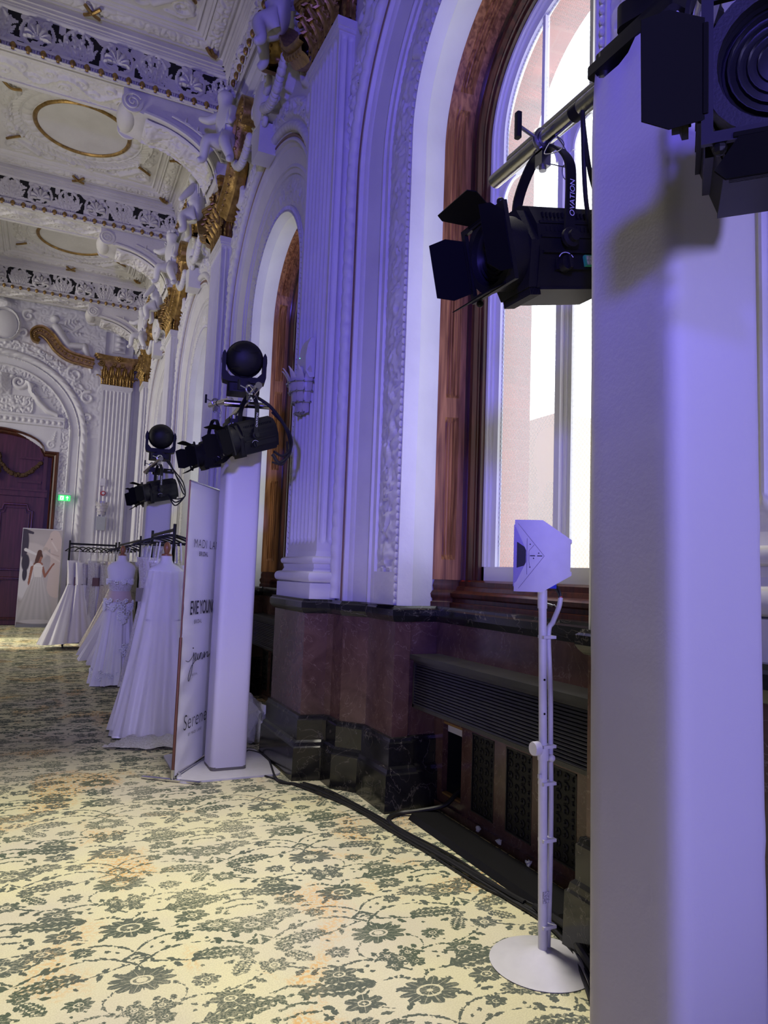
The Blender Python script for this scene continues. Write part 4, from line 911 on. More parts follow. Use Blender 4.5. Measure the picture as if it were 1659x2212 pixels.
t = thing('motion_sensor', 'small white detector box high on the end wall pilaster', 'detector', (1.12, yw, 3.45)); m = MB(); m.rbox((1.12, yw-.02, 3.52), (.12, .08, .18), .01, 3, 1); obj('detector_box', m, WHITEMET, t)
t = thing('alarm_sounder', 'round red alarm sounder with a white centre on the end wall pilaster', 'alarm', (1.15, yw, 3.2)); m = MB(); m.lathe([(.055, -.06), (.06, -.04), (.06, .04)], (1.15, yw, 3.25), 20, 1); obj('red_ring', m, REDPL, t); m = MB(); m.lathe([(.035, -.07), (.035, -.05)], (1.15, yw, 3.25), 16, 1); obj('white_centre', m, WHITEMET, t)
def crystalfn(m, n, l, b, tc): b.inputs['Transmission Weight'].default_value = .55; b.inputs['IOR'].default_value = 1.25
CRYST = mat('frosted_crystal', (.80, .76, .78), .28, fn=crystalfn)
def sconce(loc, rz, label, sc=1.):
    """fan of glass petals in rings that narrow downwards; faces -X before rotation"""
    t = thing('wall_sconce', label, 'wall light', loc, (0, 0, rz)); t.scale = (sc,)*3
    m = MB(); m.bb(-.03, .0, -.05, .05, -.16, .18); obj('back_plate', m, CHROME, t, world=False)
    m = MB()
    for z, R, n, hh, lean in ((.06, .14, 7, .11, .5), (-.01, .13, 7, .10, .15), (-.09, .105, 6, .09, .1), (-.17, .08, 5, .09, 0)):
        for k in range(n):
            a = PI/2+PI*(k+.5)/n; c = Vector((R*math.cos(a), R*math.sin(a), z)); o_ = Vector((math.cos(a), math.sin(a), 0)); sd = Vector((-math.sin(a), math.cos(a), 0)); w_ = PI*R/n*.52
            rows = []
            for i in range(7):
                q = i/6; ww = w_*(.85+.15*math.sin(q*PI)) if lean < .3 else w_*(1-.9*q**2.2)
                rows.append([tuple(c+o_*(lean*hh*q*q+d)+sd*s2*ww+Vector((0, 0, hh*q))) for s2, d in ((-1, 0), (0, .008), (1, 0), (0, -.006))])
            m.grid(rows, close=True)
    obj('glass_petals', m, CRYST, t, world=False)
    m = MB()
    for z, R in ((.06, .153), (-.01, .133), (-.09, .108), (-.17, .083)):
        m.tube([(R*math.cos(a), R*math.sin(a), z) for a in np.linspace(PI/2, 1.5*PI, 16)], .0045, 6)
        for a in np.linspace(PI/2, 1.5*PI, 8): m.ball((R*1.03*math.cos(a), R*1.03*math.sin(a), z), .009, 6, 5)
    obj('metal_ring', m, CHROME, t, world=False); return t
sconce((1.14, yw-.01, 2.88), PI/2, 'crystal petal wall sconce on the end wall pilaster above the loudspeaker', .95)
sconce((1.835, 5.50, 2.96), 0, 'crystal petal wall sconce on the pilaster between the nearest and second windows', 1.05)
t = thing('wireless_access_point', 'white wall unit with two tiny green lights above the crystal sconce', 'wall unit', (1.84, 5.42, 3.1)); m = MB()
m.prism([(1.84, 3.06), (1.80, 3.05), (1.765, 3.10), (1.76, 3.22), (1.775, 3.32), (1.80, 3.38), (1.84, 3.38)], 1, 5.33, 5.51); obj('unit_housing', m, WHITEMET, t)
m = MB(); m.lathe([(.05, -.02), (.052, 0), (.035, .0)], (1.765, 5.45, 3.11), 20, 0); obj('round_cap', m, WHITEMET, t)
m = MB(); m.ball((1.765, 5.49, 3.24), .005, 6, 4); m.ball((1.765, 5.49, 3.215), .005, 6, 4); obj('green_light', m, emis('led_green', (.1, 1, .4), 4), t)
# ================================================================== RADIATOR CASES, GRILLES
def radiator(yc, label, ya=None, yb=None):
    a, b = ya or yc-.93, yb or yc+.90
    t = thing('radiator_cover', label, 'radiator cover', (2.3, yc, .65), group='louvred radiator covers under the windows')
    m = MB(); m.bb(2.20, 2.42, a-.01, b+.01, .955, .985); m.bb(2.225, 2.42, a, b, .93, .956); obj('top_panel', m, RADM, t, flat=True)
    m = MB()
    for i in range(15):
        z = .668+i*.0178; m.prism([(2.222, z), (2.228, z+.010), (2.25, z+.013), (2.25, z)], 1, a+.02, b-.02)
    obj('louvres', m, RADM, t, flat=True)
    m = MB(); m.bb(2.222, 2.42, b-.02, b, .65, .93); m.bb(2.222, 2.42, a, a+.02, .65, .93); m.bb(2.222, 2.25, a, b, .645, .666); m.bb(2.26, 2.42, a, b, .66, .93); obj('side_panel', m, RADM, t, flat=True); return t
radiator(3.3, 'long black louvred radiator cover beneath the nearest window'); radiator(7.6, 'black louvred radiator cover beneath the second window, glimpsed beside the pilaster pedestal')
def grillefn(m, n, l, b, tc): b.inputs['Base Color'].default_value = (.012, .012, .012, 1)
GRM = mat('cast_iron_grille', rough=.5, fn=grillefn)
gy = [(3.75, 'nearest to the open recess'), (3.39, 'behind the white speaker stand, left of its pole'), (3.03, 'right of the white speaker stand pole'), (2.68, 'partly behind the near fabric column')]
for yc, tl in ((3.3, ' under the nearest window'), (7.6, ' in the marble under the second window')):
    for k in range(5):
        y1 = yc-.95+.12+k*.356; y2 = y1+.236
        if yc == 3.3 and k == 4: continue
        t = thing('iron_grille', ('black scroll grille '+['hidden furthest right', 'partly behind the near column', 'right of the speaker stand pole', 'nearest to the open recess', ''][k]+tl) if yc == 3.3 else 'black scroll grille, '+['first', 'second', 'third', 'fourth', 'fifth'][k]+' from the near end,'+tl, 'grille', (2.44, (y1+y2)/2, .1), group='scroll grilles in the marble dado' if yc == 3.3 else 'scroll grilles under the second window')
        m = MB(); m.bb(2.428, 2.436, y1, y2, .10, .56); obj('back_plate', m, BLACKPL if False else BLACKPL, t); m = MB()
        for i in range(4):
            for j in range(8):
                cy_, cz_ = y1+.03+i*.059, .13+j*.057; sg = 1 if (i+j) % 2 else -1
                m.tube([(2.424, cy_+u_, cz_+v_) for u_, v_ in spiral_pts(0, 0, .026, 1.1, sg*1.2, sg, 10)], .0035, 4)
        m.bb(2.418, 2.43, y1, y1+.008, .1, .56); m.bb(2.418, 2.43, y2-.008, y2, .1, .56); m.bb(2.418, 2.43, y1, y2, .55, .56); m.bb(2.418, 2.43, y1, y2, .1, .108); obj('scrollwork', m, GRM, t)
# open recess with service box
t = thing('service_recess', 'open recess in the marble with wooden rim, grille removed and cables going in', 'recess', (2.5, 4.01, .1)); y1, y2 = 3.894, 4.13
m = MB(); m.bb(2.46, 2.47, y1-.1, y2+.1, 0, .66); m.bb(2.42, 2.9, y2+.1, y2+.12, 0, .66); m.bb(2.9, 2.92, y1-.3, y2+.1, 0, .66); m = MB(); m.bb(2.85, 2.87, y1-.15, y2+.15, .02, .64); m.bb(2.46, 2.87, y2+.01, y2+.03, .02, .64); m.bb(2.46, 2.87, y1-.03, y1-.01, .02, .64); m.bb(2.46, 2.87, y1, y2, .60, .62); m.bb(2.46, 2.87, y1, y2, .06, .08)
obj('recess_lining', m, BLACKPL, t, flat=True); m = MB(); m.bb(2.425, 2.46, y1, y2, .545, .56); m.bb(2.425, 2.46, y1, y2, .10, .112); obj('wooden_rim', m, mat('bare_pine', (.30, .17, .05), .7), t)
t = thing('blue_cleaning_bottle', 'blue plastic container standing inside the open marble recess', 'container', (2.62, 3.97, .1)); m = MB(); m.rbox((2.62, 3.99, .24), (.10, .13, .30), .02, 3); obj('bottle_body', m, BLUEPL, t); m = MB(); m.lathe([(.025, .39), (.025, .43), (.018, .44)], (2.62, 3.99, 0), 14); obj('cap', m, WHITEMET, t)
m = MB(); m.bb(2.44, 2.62, 3.92, 4.10, .50, .54); tag(obj('socket_box', m, WHITEMET), 'pale socket box fixed high inside the open marble recess', 'socket box')
m = MB(); m.prism([(2.14, 2.58), (2.27, 2.58), (2.385, 2.66), (2.385, 4.03), (2.14, 4.03)], 2, .002, .045); m = MB(); m.add([(2.13, 4.03, .001), (2.34, 4.03, .001), (2.35, 2.72, .001), (2.27, 2.60, .001), (2.13, 2.60, .001), (2.15, 4.02, .035), (2.33, 4.02, .035), (2.34, 2.72, .035), (2.26, 2.62, .035), (2.15, 2.62, .035)], [(5, 6, 7, 8, 9), (0, 5, 9, 4), (4, 9, 8, 3), (3, 8, 7, 2), (2, 7, 6, 1), (1, 6, 5, 0)][::1])
tag(obj('floor_cable_tray', m, BLACKPL, flat=True), 'long flat black cable tray on the carpet along the marble wall', 'cable tray')
for i, (x, y, lb) in enumerate(((2.345, 3.10, 'crumpled white paper scrap on the black tray near the stand'), (2.36, 2.98, 'second white paper scrap beside the tray, right of the larger crumpled one'), (2.375, 3.62, 'tiny white litter flake against the marble skirting by the open recess'), (2.37, 3.40, 'tiny pale litter flake against the marble skirting between two grilles'))):
    m = MB(); m.ball((x, y, .05), (.014, .022, .014), 6, 4); m.v = [tuple(np.array(q)+np.array([rnd.uniform(-.006, .006) for _ in range(3)])) for q in m.v]; tag(obj('paper_scrap', m, WHITEPAINT, flat=True), lb, 'litter')

# ================================================================== LIGHTING GEAR
LENS = mat('fresnel_lens', (.01, .01, .014), .28, spec=.4)
def fresnel(label, loc, yaw, tilt, sc=1.0, group='black fresnel stage lights', hang=.40, fa=(.35, .28, .40, .38), fs=1.0):
    """spotlight hanging from a clamp; local beam +X; root at the clamp; parts below it"""
    t = thing('fresnel_spotlight', label, 'stage light', loc, (0, 0, yaw), group); t.scale = (sc,)*3
    Mx = Matrix.Translation((0, 0, -hang)) @ Matrix.Rotation(tilt, 4, 'Y')
    sec = [(-.075, -.13), (.075, -.13), (.115, -.03), (.118, .05), (.09, .115), (.05, .135), (-.05, .135), (-.09, .115), (-.118, .05), (-.115, -.03)]
    m = MB(); m.prism(sec, 0, -.21, .10)
    for s_ in (-1, 1):
        for z_ in (-.035, .012, .055): m.bb(-.20, .09, s_*.112, s_*.122, z_-.004, z_+.004)
        for k in range(18): m.box((-.19+k*.015, s_*.1165, .035), (.005, .006, .014)); m.box((-.19+k*.015, s_*.108, .082), (.005, .008, .016))
        m.bb(-.20, .04, s_*.10-.008, s_*.10+.008, -.085, -.05)
    m.prism([(y*.9, z*.9) for y, z in sec], 0, -.235, -.21); m.bb(-.20, .09, -.078, .078, -.137, -.128)
    m.xf(Mx); obj('lamp_housing', m, BLACKMET, t, world=False, ang=25)
    m = MB(); n0 = len(m.v)
    m.prism([(y*.98, z*.98) for y, z in sec[:2]]+[(.12, 0), (.07, .11), (-.07, .11), (-.12, 0)], 0, .10, .13)
    m.lathe([(.10, .10), (.112, .13), (.112, .19), (.118, .19), (.118, .205), (.095, .205), (.09, .17)], (0, 0, 0), 28, 0, False)
    for k in range(7): m.bb(.085+k*.006, .088+k*.006, -.07, .07, -.15, -.05)
    m.xf(Mx); obj('lens_barrel', m, BLACKPL, t, world=False)
    m = MB(); m.lathe([(.095, .17), (.07, .178), (.0, .185)], (0, 0, 0), 28, 0, False)
    for r in (.03, .045, .06, .075, .088): m.lathe([(r, .178), (r+.004, .186), (r+.007, .176)], (0, 0, 0), 28, 0, False)
    m.xf(Mx); obj('fresnel_lens', m, LENS, t, world=False)
    # barn doors
    def flap(side, ang):
        f = MB(); w0, w1, L = (.085*fs, .10*fs, .115*fs)
        pts = [(-w0, 0), (w0, 0), (w1, .06), (w1*.85, L), (-w1*.85, L), (-w1, .06)] if side in 'lr' else [(-.06, 0), (.06, 0), (.10, .085), (.085, .11), (-.085, .11), (-.10, .085)]
        vs = []
        for th in (-.0015, .0015):
            for a, l_ in pts: vs.append((.21+l_*math.cos(ang)+th*math.sin(ang), a, .112+l_*math.sin(ang)-th*math.cos(ang)))
        N = 6; f.add(vs, [tuple(range(N))[::-1], tuple(range(N, 12))]+[(i, (i+1) % N, N+(i+1) % N, N+i) for i in range(N)])
        f.tube([(.21, -.07, .112), (.21, .07, .112)], .006, 6)
        q = {'t': 0, 'l': PI/2, 'b': PI, 'r': -PI/2}[side]; f.xf(Mx @ Matrix.Rotation(q, 4, 'X')); return f
    for sd, an in zip('lrtb', fa): obj('barn_door', flap(sd, an), FLAPM, t, world=False, flat=True)
    m = MB(); m.bb(.198, .212, -.118, .118, -.118, -.10); m.bb(.198, .212, -.118, .118, .10, .118); m.bb(.198, .212, -.118, -.10, -.1, .1); m.bb(.198, .212, .10, .118, -.1, .1); m.ball((.2, .09, .125), .012, 8, 6); m.ball((.2, -.09, -.125), .012, 8, 6); m.xf(Mx); obj('gel_frame', m, BLACKMET, t, world=False, flat=True)
    # yoke
    m = MB(); q = bez([(.0, -.135, -hang), (.0, -.140, -hang+.18), (0, -.125, -hang+.26), (0, -.06, -hang+.335), (0, 0, -hang+.345), (0, .06, -hang+.335), (0, .125, -hang+.26), (0, .140, -hang+.18), (.0, .135, -hang)], 6); rows = []
    for i, p in enumerate(q):
        tt = (q[min(i+1, len(q)-1)]-q[max(i-1, 0)]).normalized(); nn = Vector((0, -tt.z, tt.y)); rows.append([tuple(p+Vector((x, 0, 0))+nn*k) for x, k in ((-.018, -.004), (.018, -.004), (.018, .004), (-.018, .004))])
    m.grid(rows, close=True); obj('yoke', m, BLACKMET, t, world=False, ang=40)
    for s_ in (-1, 1): m = MB(); m.lathe([(.0, 0), (.030, 0), (.030, s_*.012), (.018, s_*.016), (.018, s_*.03), (0, s_*.03)], (0, s_*.136, -hang), 18, 1, False); obj('tilt_knob', m, BLACKPL, t, world=False)
    m = MB(); m.lathe([(.0, 0), (.022, 0), (.024, -.025), (0, -.028)], (.01, .128, -.07), 16, 1, False); m.bb(.006, .014, .125, .14, -.09, -.05); m.xf(Mx); obj('focus_knob', m, BLACKPL, t, world=False)
    m = MB(); m.tube([(.01+.032*math.cos(a), .122, -.07+.032*math.sin(a)) for a in np.linspace(.6, 2.6, 10)], .0015, 4); m.xf(Mx); obj('dial_mark', m, WHITEPAINT, t, world=False)
    # clamp and wing bolt round the pipe (pipe runs along local y)
    m = MB(); 
    for y0_ in (-.018,): m.tube([(.034*math.cos(a), 0, .034*math.sin(a)+.03) for a in np.linspace(0, 2*PI, 20)], .009, 8)
    m.bb(-.018, .018, -.018, .018, -.062, -.004); m.tube([(.03, 0, .03), (.10, 0, .05)], .006, 8); m.lathe([(.012, -.05), (.012, -.075)], (0, 0, 0), 10); obj('pipe_clamp', m, CHROME, t, world=False)
    m = MB(); m.rbox((.10, 0, .05), (.018, .022, .085), .005, 2); obj('wing_bolt', m, BLACKPL, t, world=False)
    vs, fs = font_mesh('OVATION', .026); m = MB(); m.add([(b-.009, .1475, -hang+.065+a) for a, b, c in vs], fs)
    obj('yoke_lettering', m, mat_let, t, world=False, flat=True)
    m = MB(); m.tube(bez([(.02, .03, .05), (.0, .10, -.03), (.03, .12, -.08), (.04, .06, -.06), (.0, .07, .0), (-.03, .10, -.1), (0, .02, -.06)], 8), .0018, 5); m.tube([(-.02+.014*math.cos(a), .09, -.12+.024*math.sin(a)) for a in np.linspace(0, 2*PI, 14)], .0018, 5); obj('safety_wire', m, WIRE, t, world=False)
    return t, Mx
mat_let = mat('grey_print', (.75, .75, .78), .5)
def moving_head(label, loc, yaw, lean, sc=1.0):
    t = thing('moving_head_light', label, 'stage light', loc, (0, 0, yaw), 'moving head lights on the fabric columns'); t.scale = (sc,)*3
    m = MB(); m.rbox((0, 0, .05), (.27, .22, .07), .03, 4, 2); m.rbox((0, 0, .10), (.16, .15, .035), .05, 5, 2); m.bb(-.08, .08, -.12, -.108, .03, .07); obj('base', m, BLACKMET, t, world=False)
    m = MB()
    prof = [(-.175, .12), (-.185, .16), (-.185, .34), (-.17, .37), (-.165, .37), (-.152, .34), (-.152, .20), (-.11, .155), (.11, .155), (.152, .20), (.152, .34), (.165, .37), (.17, .37), (.185, .34), (.185, .16), (.175, .12), (.12, .105), (-.12, .105)]
    m.prism(prof, 1, -.07, .07); obj('yoke', m, BLACKMET, t, world=False, ang=30)
    Mx = Matrix.Translation((0, 0, .32)) @ Matrix.Rotation(lean, 4, 'X') @ Matrix.Diagonal((1.13, 1.13, 1.13, 1))
    m = MB(); m.lathe([(.0, -.15), (.06, -.148), (.105, -.125), (.132, -.07), (.135, .0), (.132, .06), (.118, .11), (.112, .135), (.10, .135), (.095, .12)], (0, 0, 0), 32, 1, False)
    for k in range(11): m.tube([(.125*math.cos(a), -.045-k*.007, .125*math.sin(a)*1.02) for a in np.linspace(-2.4, -.7, 10)], .0022, 4)
    m.tube([(.137*math.cos(a), .0, .137*math.sin(a)) for a in np.linspace(0, 2*PI, 30)], .004, 5); m.xf(Mx); obj('lamp_head', m, BLACKPL, t, world=False)
    m = MB(); 
    for yo in (1, -1): m.tube([(x, -.145+.22*x*x*3.5+.0, yo*(.052+1.9*x*x)) for x in np.linspace(-.095, .095, 14)], .0028, 5)
    m.xf(Mx); obj('rear_seam', m, BLACKMET, t, world=False)
    m = MB(); m.lathe([(.095, .12), (.05, .135), (0, .14)], (0, 0, 0), 28, 1, False); m.xf(Mx); obj('front_lens', m, LENS, t, world=False)
    for s_ in (-1, 1): m = MB(); m.lathe([(.035, s_*.19), (.035, s_*.186), (0, s_*.194)], (0, 0, .31), 16, 0, False); obj('pivot_cap', m, BLACKPL, t, world=False)
    return t

def fabric_column(x0, y0, s, zt, label, seed=0, spread=.0, lean=(0, 0)):
    """square stretch-fabric column, near left corner at (x0,y0)"""
    t = thing('fabric_column', label, 'fabric-covered column', (x0+s/2, y0+s/2, 0), group='white fabric-covered lighting columns'); cx_, cy_ = x0+s/2, y0+s/2
    m = MB(); rows = []; R = .038; rg = np.random.RandomState(seed); wr = [(rg.uniform(0, 4), rg.uniform(.1, 2.7), rg.uniform(.05, .12), rg.uniform(.0008, .003), rg.uniform(-1, 1)) for _ in range(10)]
    N = 20; base = []
    for qx, qy, t0 in ((1, 1, 0), (-1, 1, PI/2), (-1, -1, PI), (1, -1, 1.5*PI)):
        for k in range(5): a = t0+PI/2*k/4; base.append((qx*(s/2-R)+R*math.cos(a), qy*(s/2-R)+R*math.sin(a)))
    nb = []
    for i in range(len(base)):
        a, b = base[i], base[(i+1) % len(base)]; d = math.hypot(b[0]-a[0], b[1]-a[1]); k = 8 if d > .08 else 1
        for j in range(k): nb.append((a[0]+(b[0]-a[0])*j/k, a[1]+(b[1]-a[1])*j/k))
    zs = list(np.linspace(.035, zt-.30, 70))+list(np.linspace(zt-.28, zt, 20))
    for z in zs:
        f = max(0, (z-(zt-.30))/.30); row = []
        for i, (px, py) in enumerate(nb):
            u = i/len(nb)*4; k = 1+.0*f; waist = 1-.004*math.sin(min(1, z/zt)*PI)
            d = sum(am*math.exp(-((z-wz-sl*.25*(u-wu))/wd)**2-((u-wu)/.45)**2)*math.sin((z-wz)*90*.4) for wu, wz, wd, am, sl in wr)+.004*f*math.sin(u*22)*f
            kk = waist*(1-.10*f**3*(0.5+.5*math.cos(u*PI*2)))+d/(s/2); row.append((cx_+px*kk+lean[0]*(1-z/zt), cy_+py*kk+lean[1]*(1-z/zt), z+(.045*f*f*math.cos(u*2*PI) if f > 0 else 0)))
        rows.append(row)
    m.grid(rows, close=True); obj('fabric_sleeve', m, LYCRA, t, ang=80)
    lx, ly = lean
    m = MB(); m.rbox((cx_+lx, cy_+ly, .02), (s*.99, s*.99, .04), .03, 4); obj('frame_foot', m, mat('frame_foot', (.12, .11, .10), .6), t)
    m = MB(); m.rbox((cx_, cy_, zt+.015), (s*1.0, s*1.0, .03), .01, 2); m.rbox((cx_, cy_, zt+.045), (s*.9, s*.9, .03), .01, 2); obj('top_plate', m, BLACKMET, t)
    for px in (-.38, .38):
        for py in (-.38, .38): m = MB(); m.tube([(cx_+px*s, cy_+py*s, zt-.30), (cx_+px*s, cy_+py*s, zt+.06)], .022, 10); obj('truss_tube', m, STEEL, t)
    return t
# near column
fabric_column(1.243, 1.150, .299, 2.87, 'tall white fabric column in the right foreground', 3, lean=(.03, 0))
def pipe(name, label, a, b, r=.0255, grp='steel lighting pipes on the columns'):
    t = thing(name, label, 'pipe', a, group=grp); m = MB(); a = Vector(a); b = Vector(b); d = (b-a).normalized(); L = (b-a).length
    m.tube([a, b], r, 24); obj('tube', m, STEEL, t, ang=50)
    m = MB(); m.tube([a+d*L*.42, a+d*L*.42+d*.035], r*1.03, 20); obj('tape_band', m, BLACKMET, t); return t
pipe('lighting_pipe', 'polished steel pipe reaching from the near column, large spotlight clamped on it', (1.37, 1.28, 2.93), (1.37, 2.08, 2.93))
m = MB(); m.tube([(1.40, 1.3, 2.985), (1.40, 2.02, 2.985)], .022, 16); tag(obj('square_steel_tube', m, STEEL), 'second thinner steel tube lying over the near lighting pipe', 'pipe')
vs, fs = font_mesh('CE', .035); m = MB(); m.add([(1.37-.0262, 1.40+a, 2.925+b) for a, b, c in vs], fs); ce = obj('ce_mark', m, BLACKMET, bpy.data.objects['lighting_pipe'], flat=True)
f1, Mx1 = fresnel('large black fresnel spotlight hanging in front of the nearest window', (1.37, 1.80, 2.90), PI, math.radians(12), 1.0, hang=.36)
m = MB(); m.box((-.165, .118, -.075), (.055, .003, .035)); m.xf(Mx1); m = MB(); m.box((-.095, .112, -.06), (.052, .012, .034)); m.xf(Mx1); obj('green_label', m, mat('label_green', (.05, .45, .25), .5), f1, world=False)
m = MB(); m.box((-.095, .1185, -.06), (.042, .003, .027)); m.xf(Mx1); 
obj('label_text', m, mat('label_print', (.80, .82, .88), .6, noise=(160, (.35, .38, .48), 1)), f1, world=False)
fresnel('huge dark spotlight at the top right corner, seen from its front', (1.145, .835, 2.745), math.radians(-138), math.radians(12), 1.0, hang=.36, fa=(1.15, 1.0, .9, .9), fs=.92)
pipe('lighting_pipe', 'short steel pipe carrying the dark top right spotlight', (1.36, 1.20, 2.78), (1.02, .78, 2.78), .0255)
moving_head('moving head light on the near column, its black base cut by the top edge', (1.40, 1.30, 2.94), .3, .6, .9)
for i, (pts, lb) in enumerate((([(1.37, 1.62, 2.95), (1.40, 1.60, 2.70), (1.46, 1.56, 2.52), (1.52, 1.47, 2.42), (1.55, 1.42, 2.2)], 'black cable looping behind the large spotlight into the near column, upper'), ([(1.36, 1.60, 2.92), (1.42, 1.64, 2.62), (1.50, 1.62, 2.42), (1.56, 1.50, 2.32), (1.56, 1.42, 2.15)], 'black cable looping behind the large spotlight into the near column, lower'))):
    m = MB(); m.tube(bez(pts, 10), .007, 8); tag(obj('power_cable', m, CABLE), lb, 'cable', 'cables at the near column')

# second column
fabric_column(1.195, 5.38, .27, 2.62, 'white fabric column standing on a white floor plate beside the banner', 5)
m = MB(); pts = []
for cx_, cy_, a0 in ((1.62, 5.92, 0), (1.0, 5.92, PI/2), (1.0, 5.24, PI), (1.62, 5.24, 1.5*PI)):
    for k in range(6): a = a0+PI/2*k/5; pts.append((cx_+.06*math.cos(a), cy_+.06*math.sin(a)))
m.prism(pts, 2, .001, .014); tag(obj('floor_plate', m, WHITEMET), 'white square base plate on the carpet under the banner-side column', 'base plate')
moving_head('moving head light on top of the second fabric column', (1.31, 5.50, 2.86), -.2, .30, .93)
pipe('lighting_pipe', 'steel pipe end pointing at the camera on the second column', (1.33, 5.9, 2.77), (1.30, 4.98, 2.83)); pipe('lighting_pipe', 'steel crossbar behind the clamp of the second column', (1.18, 5.55, 2.80), (1.52, 5.46, 2.80))
fresnel('black fresnel spotlight in front of the second fabric column', (1.27, 5.12, 2.80), PI+.25, math.radians(20), .90, hang=.37)
fresnel('black fresnel spotlight behind and left of the one on the second column', (1.22, 6.10, 2.90), PI+.15, math.radians(14), .85, hang=.50)
pipe('lighting_pipe', 'steel pipe behind the second column carrying the rear spotlight', (1.22, 6.3, 2.94), (1.24, 5.6, 2.84))
for i, (pts, lb) in enumerate((([(1.33, 5.3, 2.84), (1.48, 5.25, 2.74), (1.60, 5.2, 2.56), (1.61, 5.15, 2.40), (1.52, 5.1, 2.30), (1.46, 5.1, 2.36)], 'thick black cable bowing out right of the second column'), ([(1.47, 5.1, 2.38), (1.55, 5.12, 2.36), (1.62, 5.15, 2.45), (1.60, 5.2, 2.58), (1.50, 5.3, 2.72)], 'black cable bundled with the thick one right of the second column'), ([(1.46, 5.1, 2.30), (1.54, 5.1, 2.29), (1.58, 5.13, 2.36), (1.59, 5.17, 2.48)], 'thin black cable below the bundle right of the second column'))):
    m = MB(); m.tube(bez(pts, 10), .013-.003*i, 8); tag(obj('power_cable', m, CABLE), lb, 'cable', 'cables at the second column')
# third column
fabric_column(1.08, 9.3, .31, 2.68, 'white fabric column farthest away, behind the bridal gowns', 8)
moving_head('moving head light on top of the farthest fabric column', (1.22, 9.42, 2.84), -.12, .25, 1.0)
fresnel('black fresnel spotlight hanging left of the farthest fabric column', (1.17, 9.05, 2.80), PI+.15, math.radians(14), .95, hang=.40)
fresnel('dark fresnel spotlight half hidden behind the farthest spotlight', (1.17, 9.75, 2.80), PI+.1, math.radians(14), .9, hang=.42)
pipe('lighting_pipe', 'steel pipe on the farthest column lit blue', (1.12, 10.0, 2.76), (1.17, 8.9, 2.80))
for i in range(3):
    m = MB(); m.tube(bez([(1.24+.02*i, 9.0, 2.80), (1.34+.02*i, 8.9, 2.66-.05*i), (1.43, 8.8, 2.52-.06*i), (1.46, 8.8, 2.36), (1.36, 8.85, 2.32-.04*i), (1.28, 8.95, 2.38)], 8), .008, 6); tag(obj('power_cable', m, CABLE), ['upper', 'middle', 'lowest'][i]+' black cable trailing from the farthest front spotlight towards the banner', 'cable', 'cables at the farthest column')

# ================================================================== SPEAKER ON STAND
SX, SY = 1.875, 2.378
t = thing('speaker_stand', 'white round-based speaker stand on the carpet before the radiator', 'speaker stand', (SX, SY, 0))
m = MB(); m.lathe([(.0, .0), (.205, .0), (.208, .004), (.190, .010), (.165, .014), (.09, .030), (.045, .048), (.020, .055), (0, .056)], (SX, SY, 0), 56, 2, False); obj('round_base', m, WHITEMET, t)
xt = 1.845
m = MB(); m.tube([(SX, SY, .04), (SX-.015, SY, .80)], .0185, 20); m.tube([(SX-.013, SY, .78), (SX-.015, SY, .84)], .0225, 20); obj('lower_pole', m, WHITEMET, t)
m = MB(); m.tube([(SX-.015, SY, .82), (xt, SY, 1.46)], .0165, 20); m.tube([(xt+.001, SY, 1.385), (xt, SY, 1.46)], .0195, 20); obj('upper_pole', m, WHITEMET, t)
for z in (1.10, .965): m = MB(); m.lathe([(.0045, 0), (.0045, -.002)], (SX-.016-(z-.8)*.02-.004, SY-.0168, z), 10, 1); obj('adjustment_hole', m, BLACKPL, t)
m = MB(); m.lathe([(.026, -.018), (.028, -.012), (.028, .010), (.018, .014), (.018, .018)], (SX-.055, SY-.01, .83), 20, 0); m.tube([(SX-.05, SY, .83), (SX, SY, .83)], .008, 8); obj('height_knob', m, WHITEMET, t)
m = MB(); m.ball((SX+.012, SY-.022, .79), .015, 10, 8); obj('small_knob', m, WHITEMET, t)
m = MB(); m.tube([(SX-.005, SY, .0+z) if False else (SX-.016+.0, SY, .70), (SX-.05, SY, .70)], .0, 4) if False else m.box((SX-.036, SY-.01, .72), (.012, .012, .016)); obj('cable_tab', m, WHITEMET, t)
m = MB(); m.tube([(xt+.012, SY, 1.405), (xt+.035, SY, 1.40), (xt+.05, SY, 1.397)], .006, 8); m.tube(bez([(xt+.045, SY, 1.395), (xt+.06, SY, 1.40), (xt+.072, SY, 1.392)], 5), .003, 6); obj('locking_screw', m, CHROME, t)
m = MB(); m.box((SX-.002, SY-.0186, .255), (.030, .001, .045)); obj('paper_label', m, mat('label_dark', (.62, .60, .66), .6, noise=(220, (.10, .10, .14), 1)), t)
m = MB(); q = bez([(SX+.033, SY+.01, .05), (SX+.034, SY+.005, .3), (SX+.030, SY, .60), (SX+.024, SY, .80), (SX+.018, SY, 1.05), (SX+.004, SY, 1.28), (SX+.03, SY+.005, 1.33), (SX+.063, SY+.01, 1.39), (SX+.072, SY+.01, 1.43)], 8); m.tube(q, .0105, 10); tag(obj('cable_sleeve', m, WHITEMET), 'white cable sleeve strapped along the speaker stand pole', 'cable sleeve')
for z in (.835, .69, .47, .14, 1.27): m = MB(); m.box((SX+.008-(z-.5)*.02, SY-.006, z), (.062, .04, .012)); obj('cable_strap', m, WHITEMET, t)
m = MB(); m.tube(bez([(SX+.071, SY+.01, 1.425), (SX+.066, SY+.01, 1.455), (SX+.045, SY+.01, 1.478), (SX+.02, SY+.02, 1.47)], 6), .006, 8); m.tube(bez([(SX+.064, SY+.01, 1.43), (SX+.057, SY+.01, 1.45), (SX+.04, SY+.01, 1.468)], 6), .004, 8)
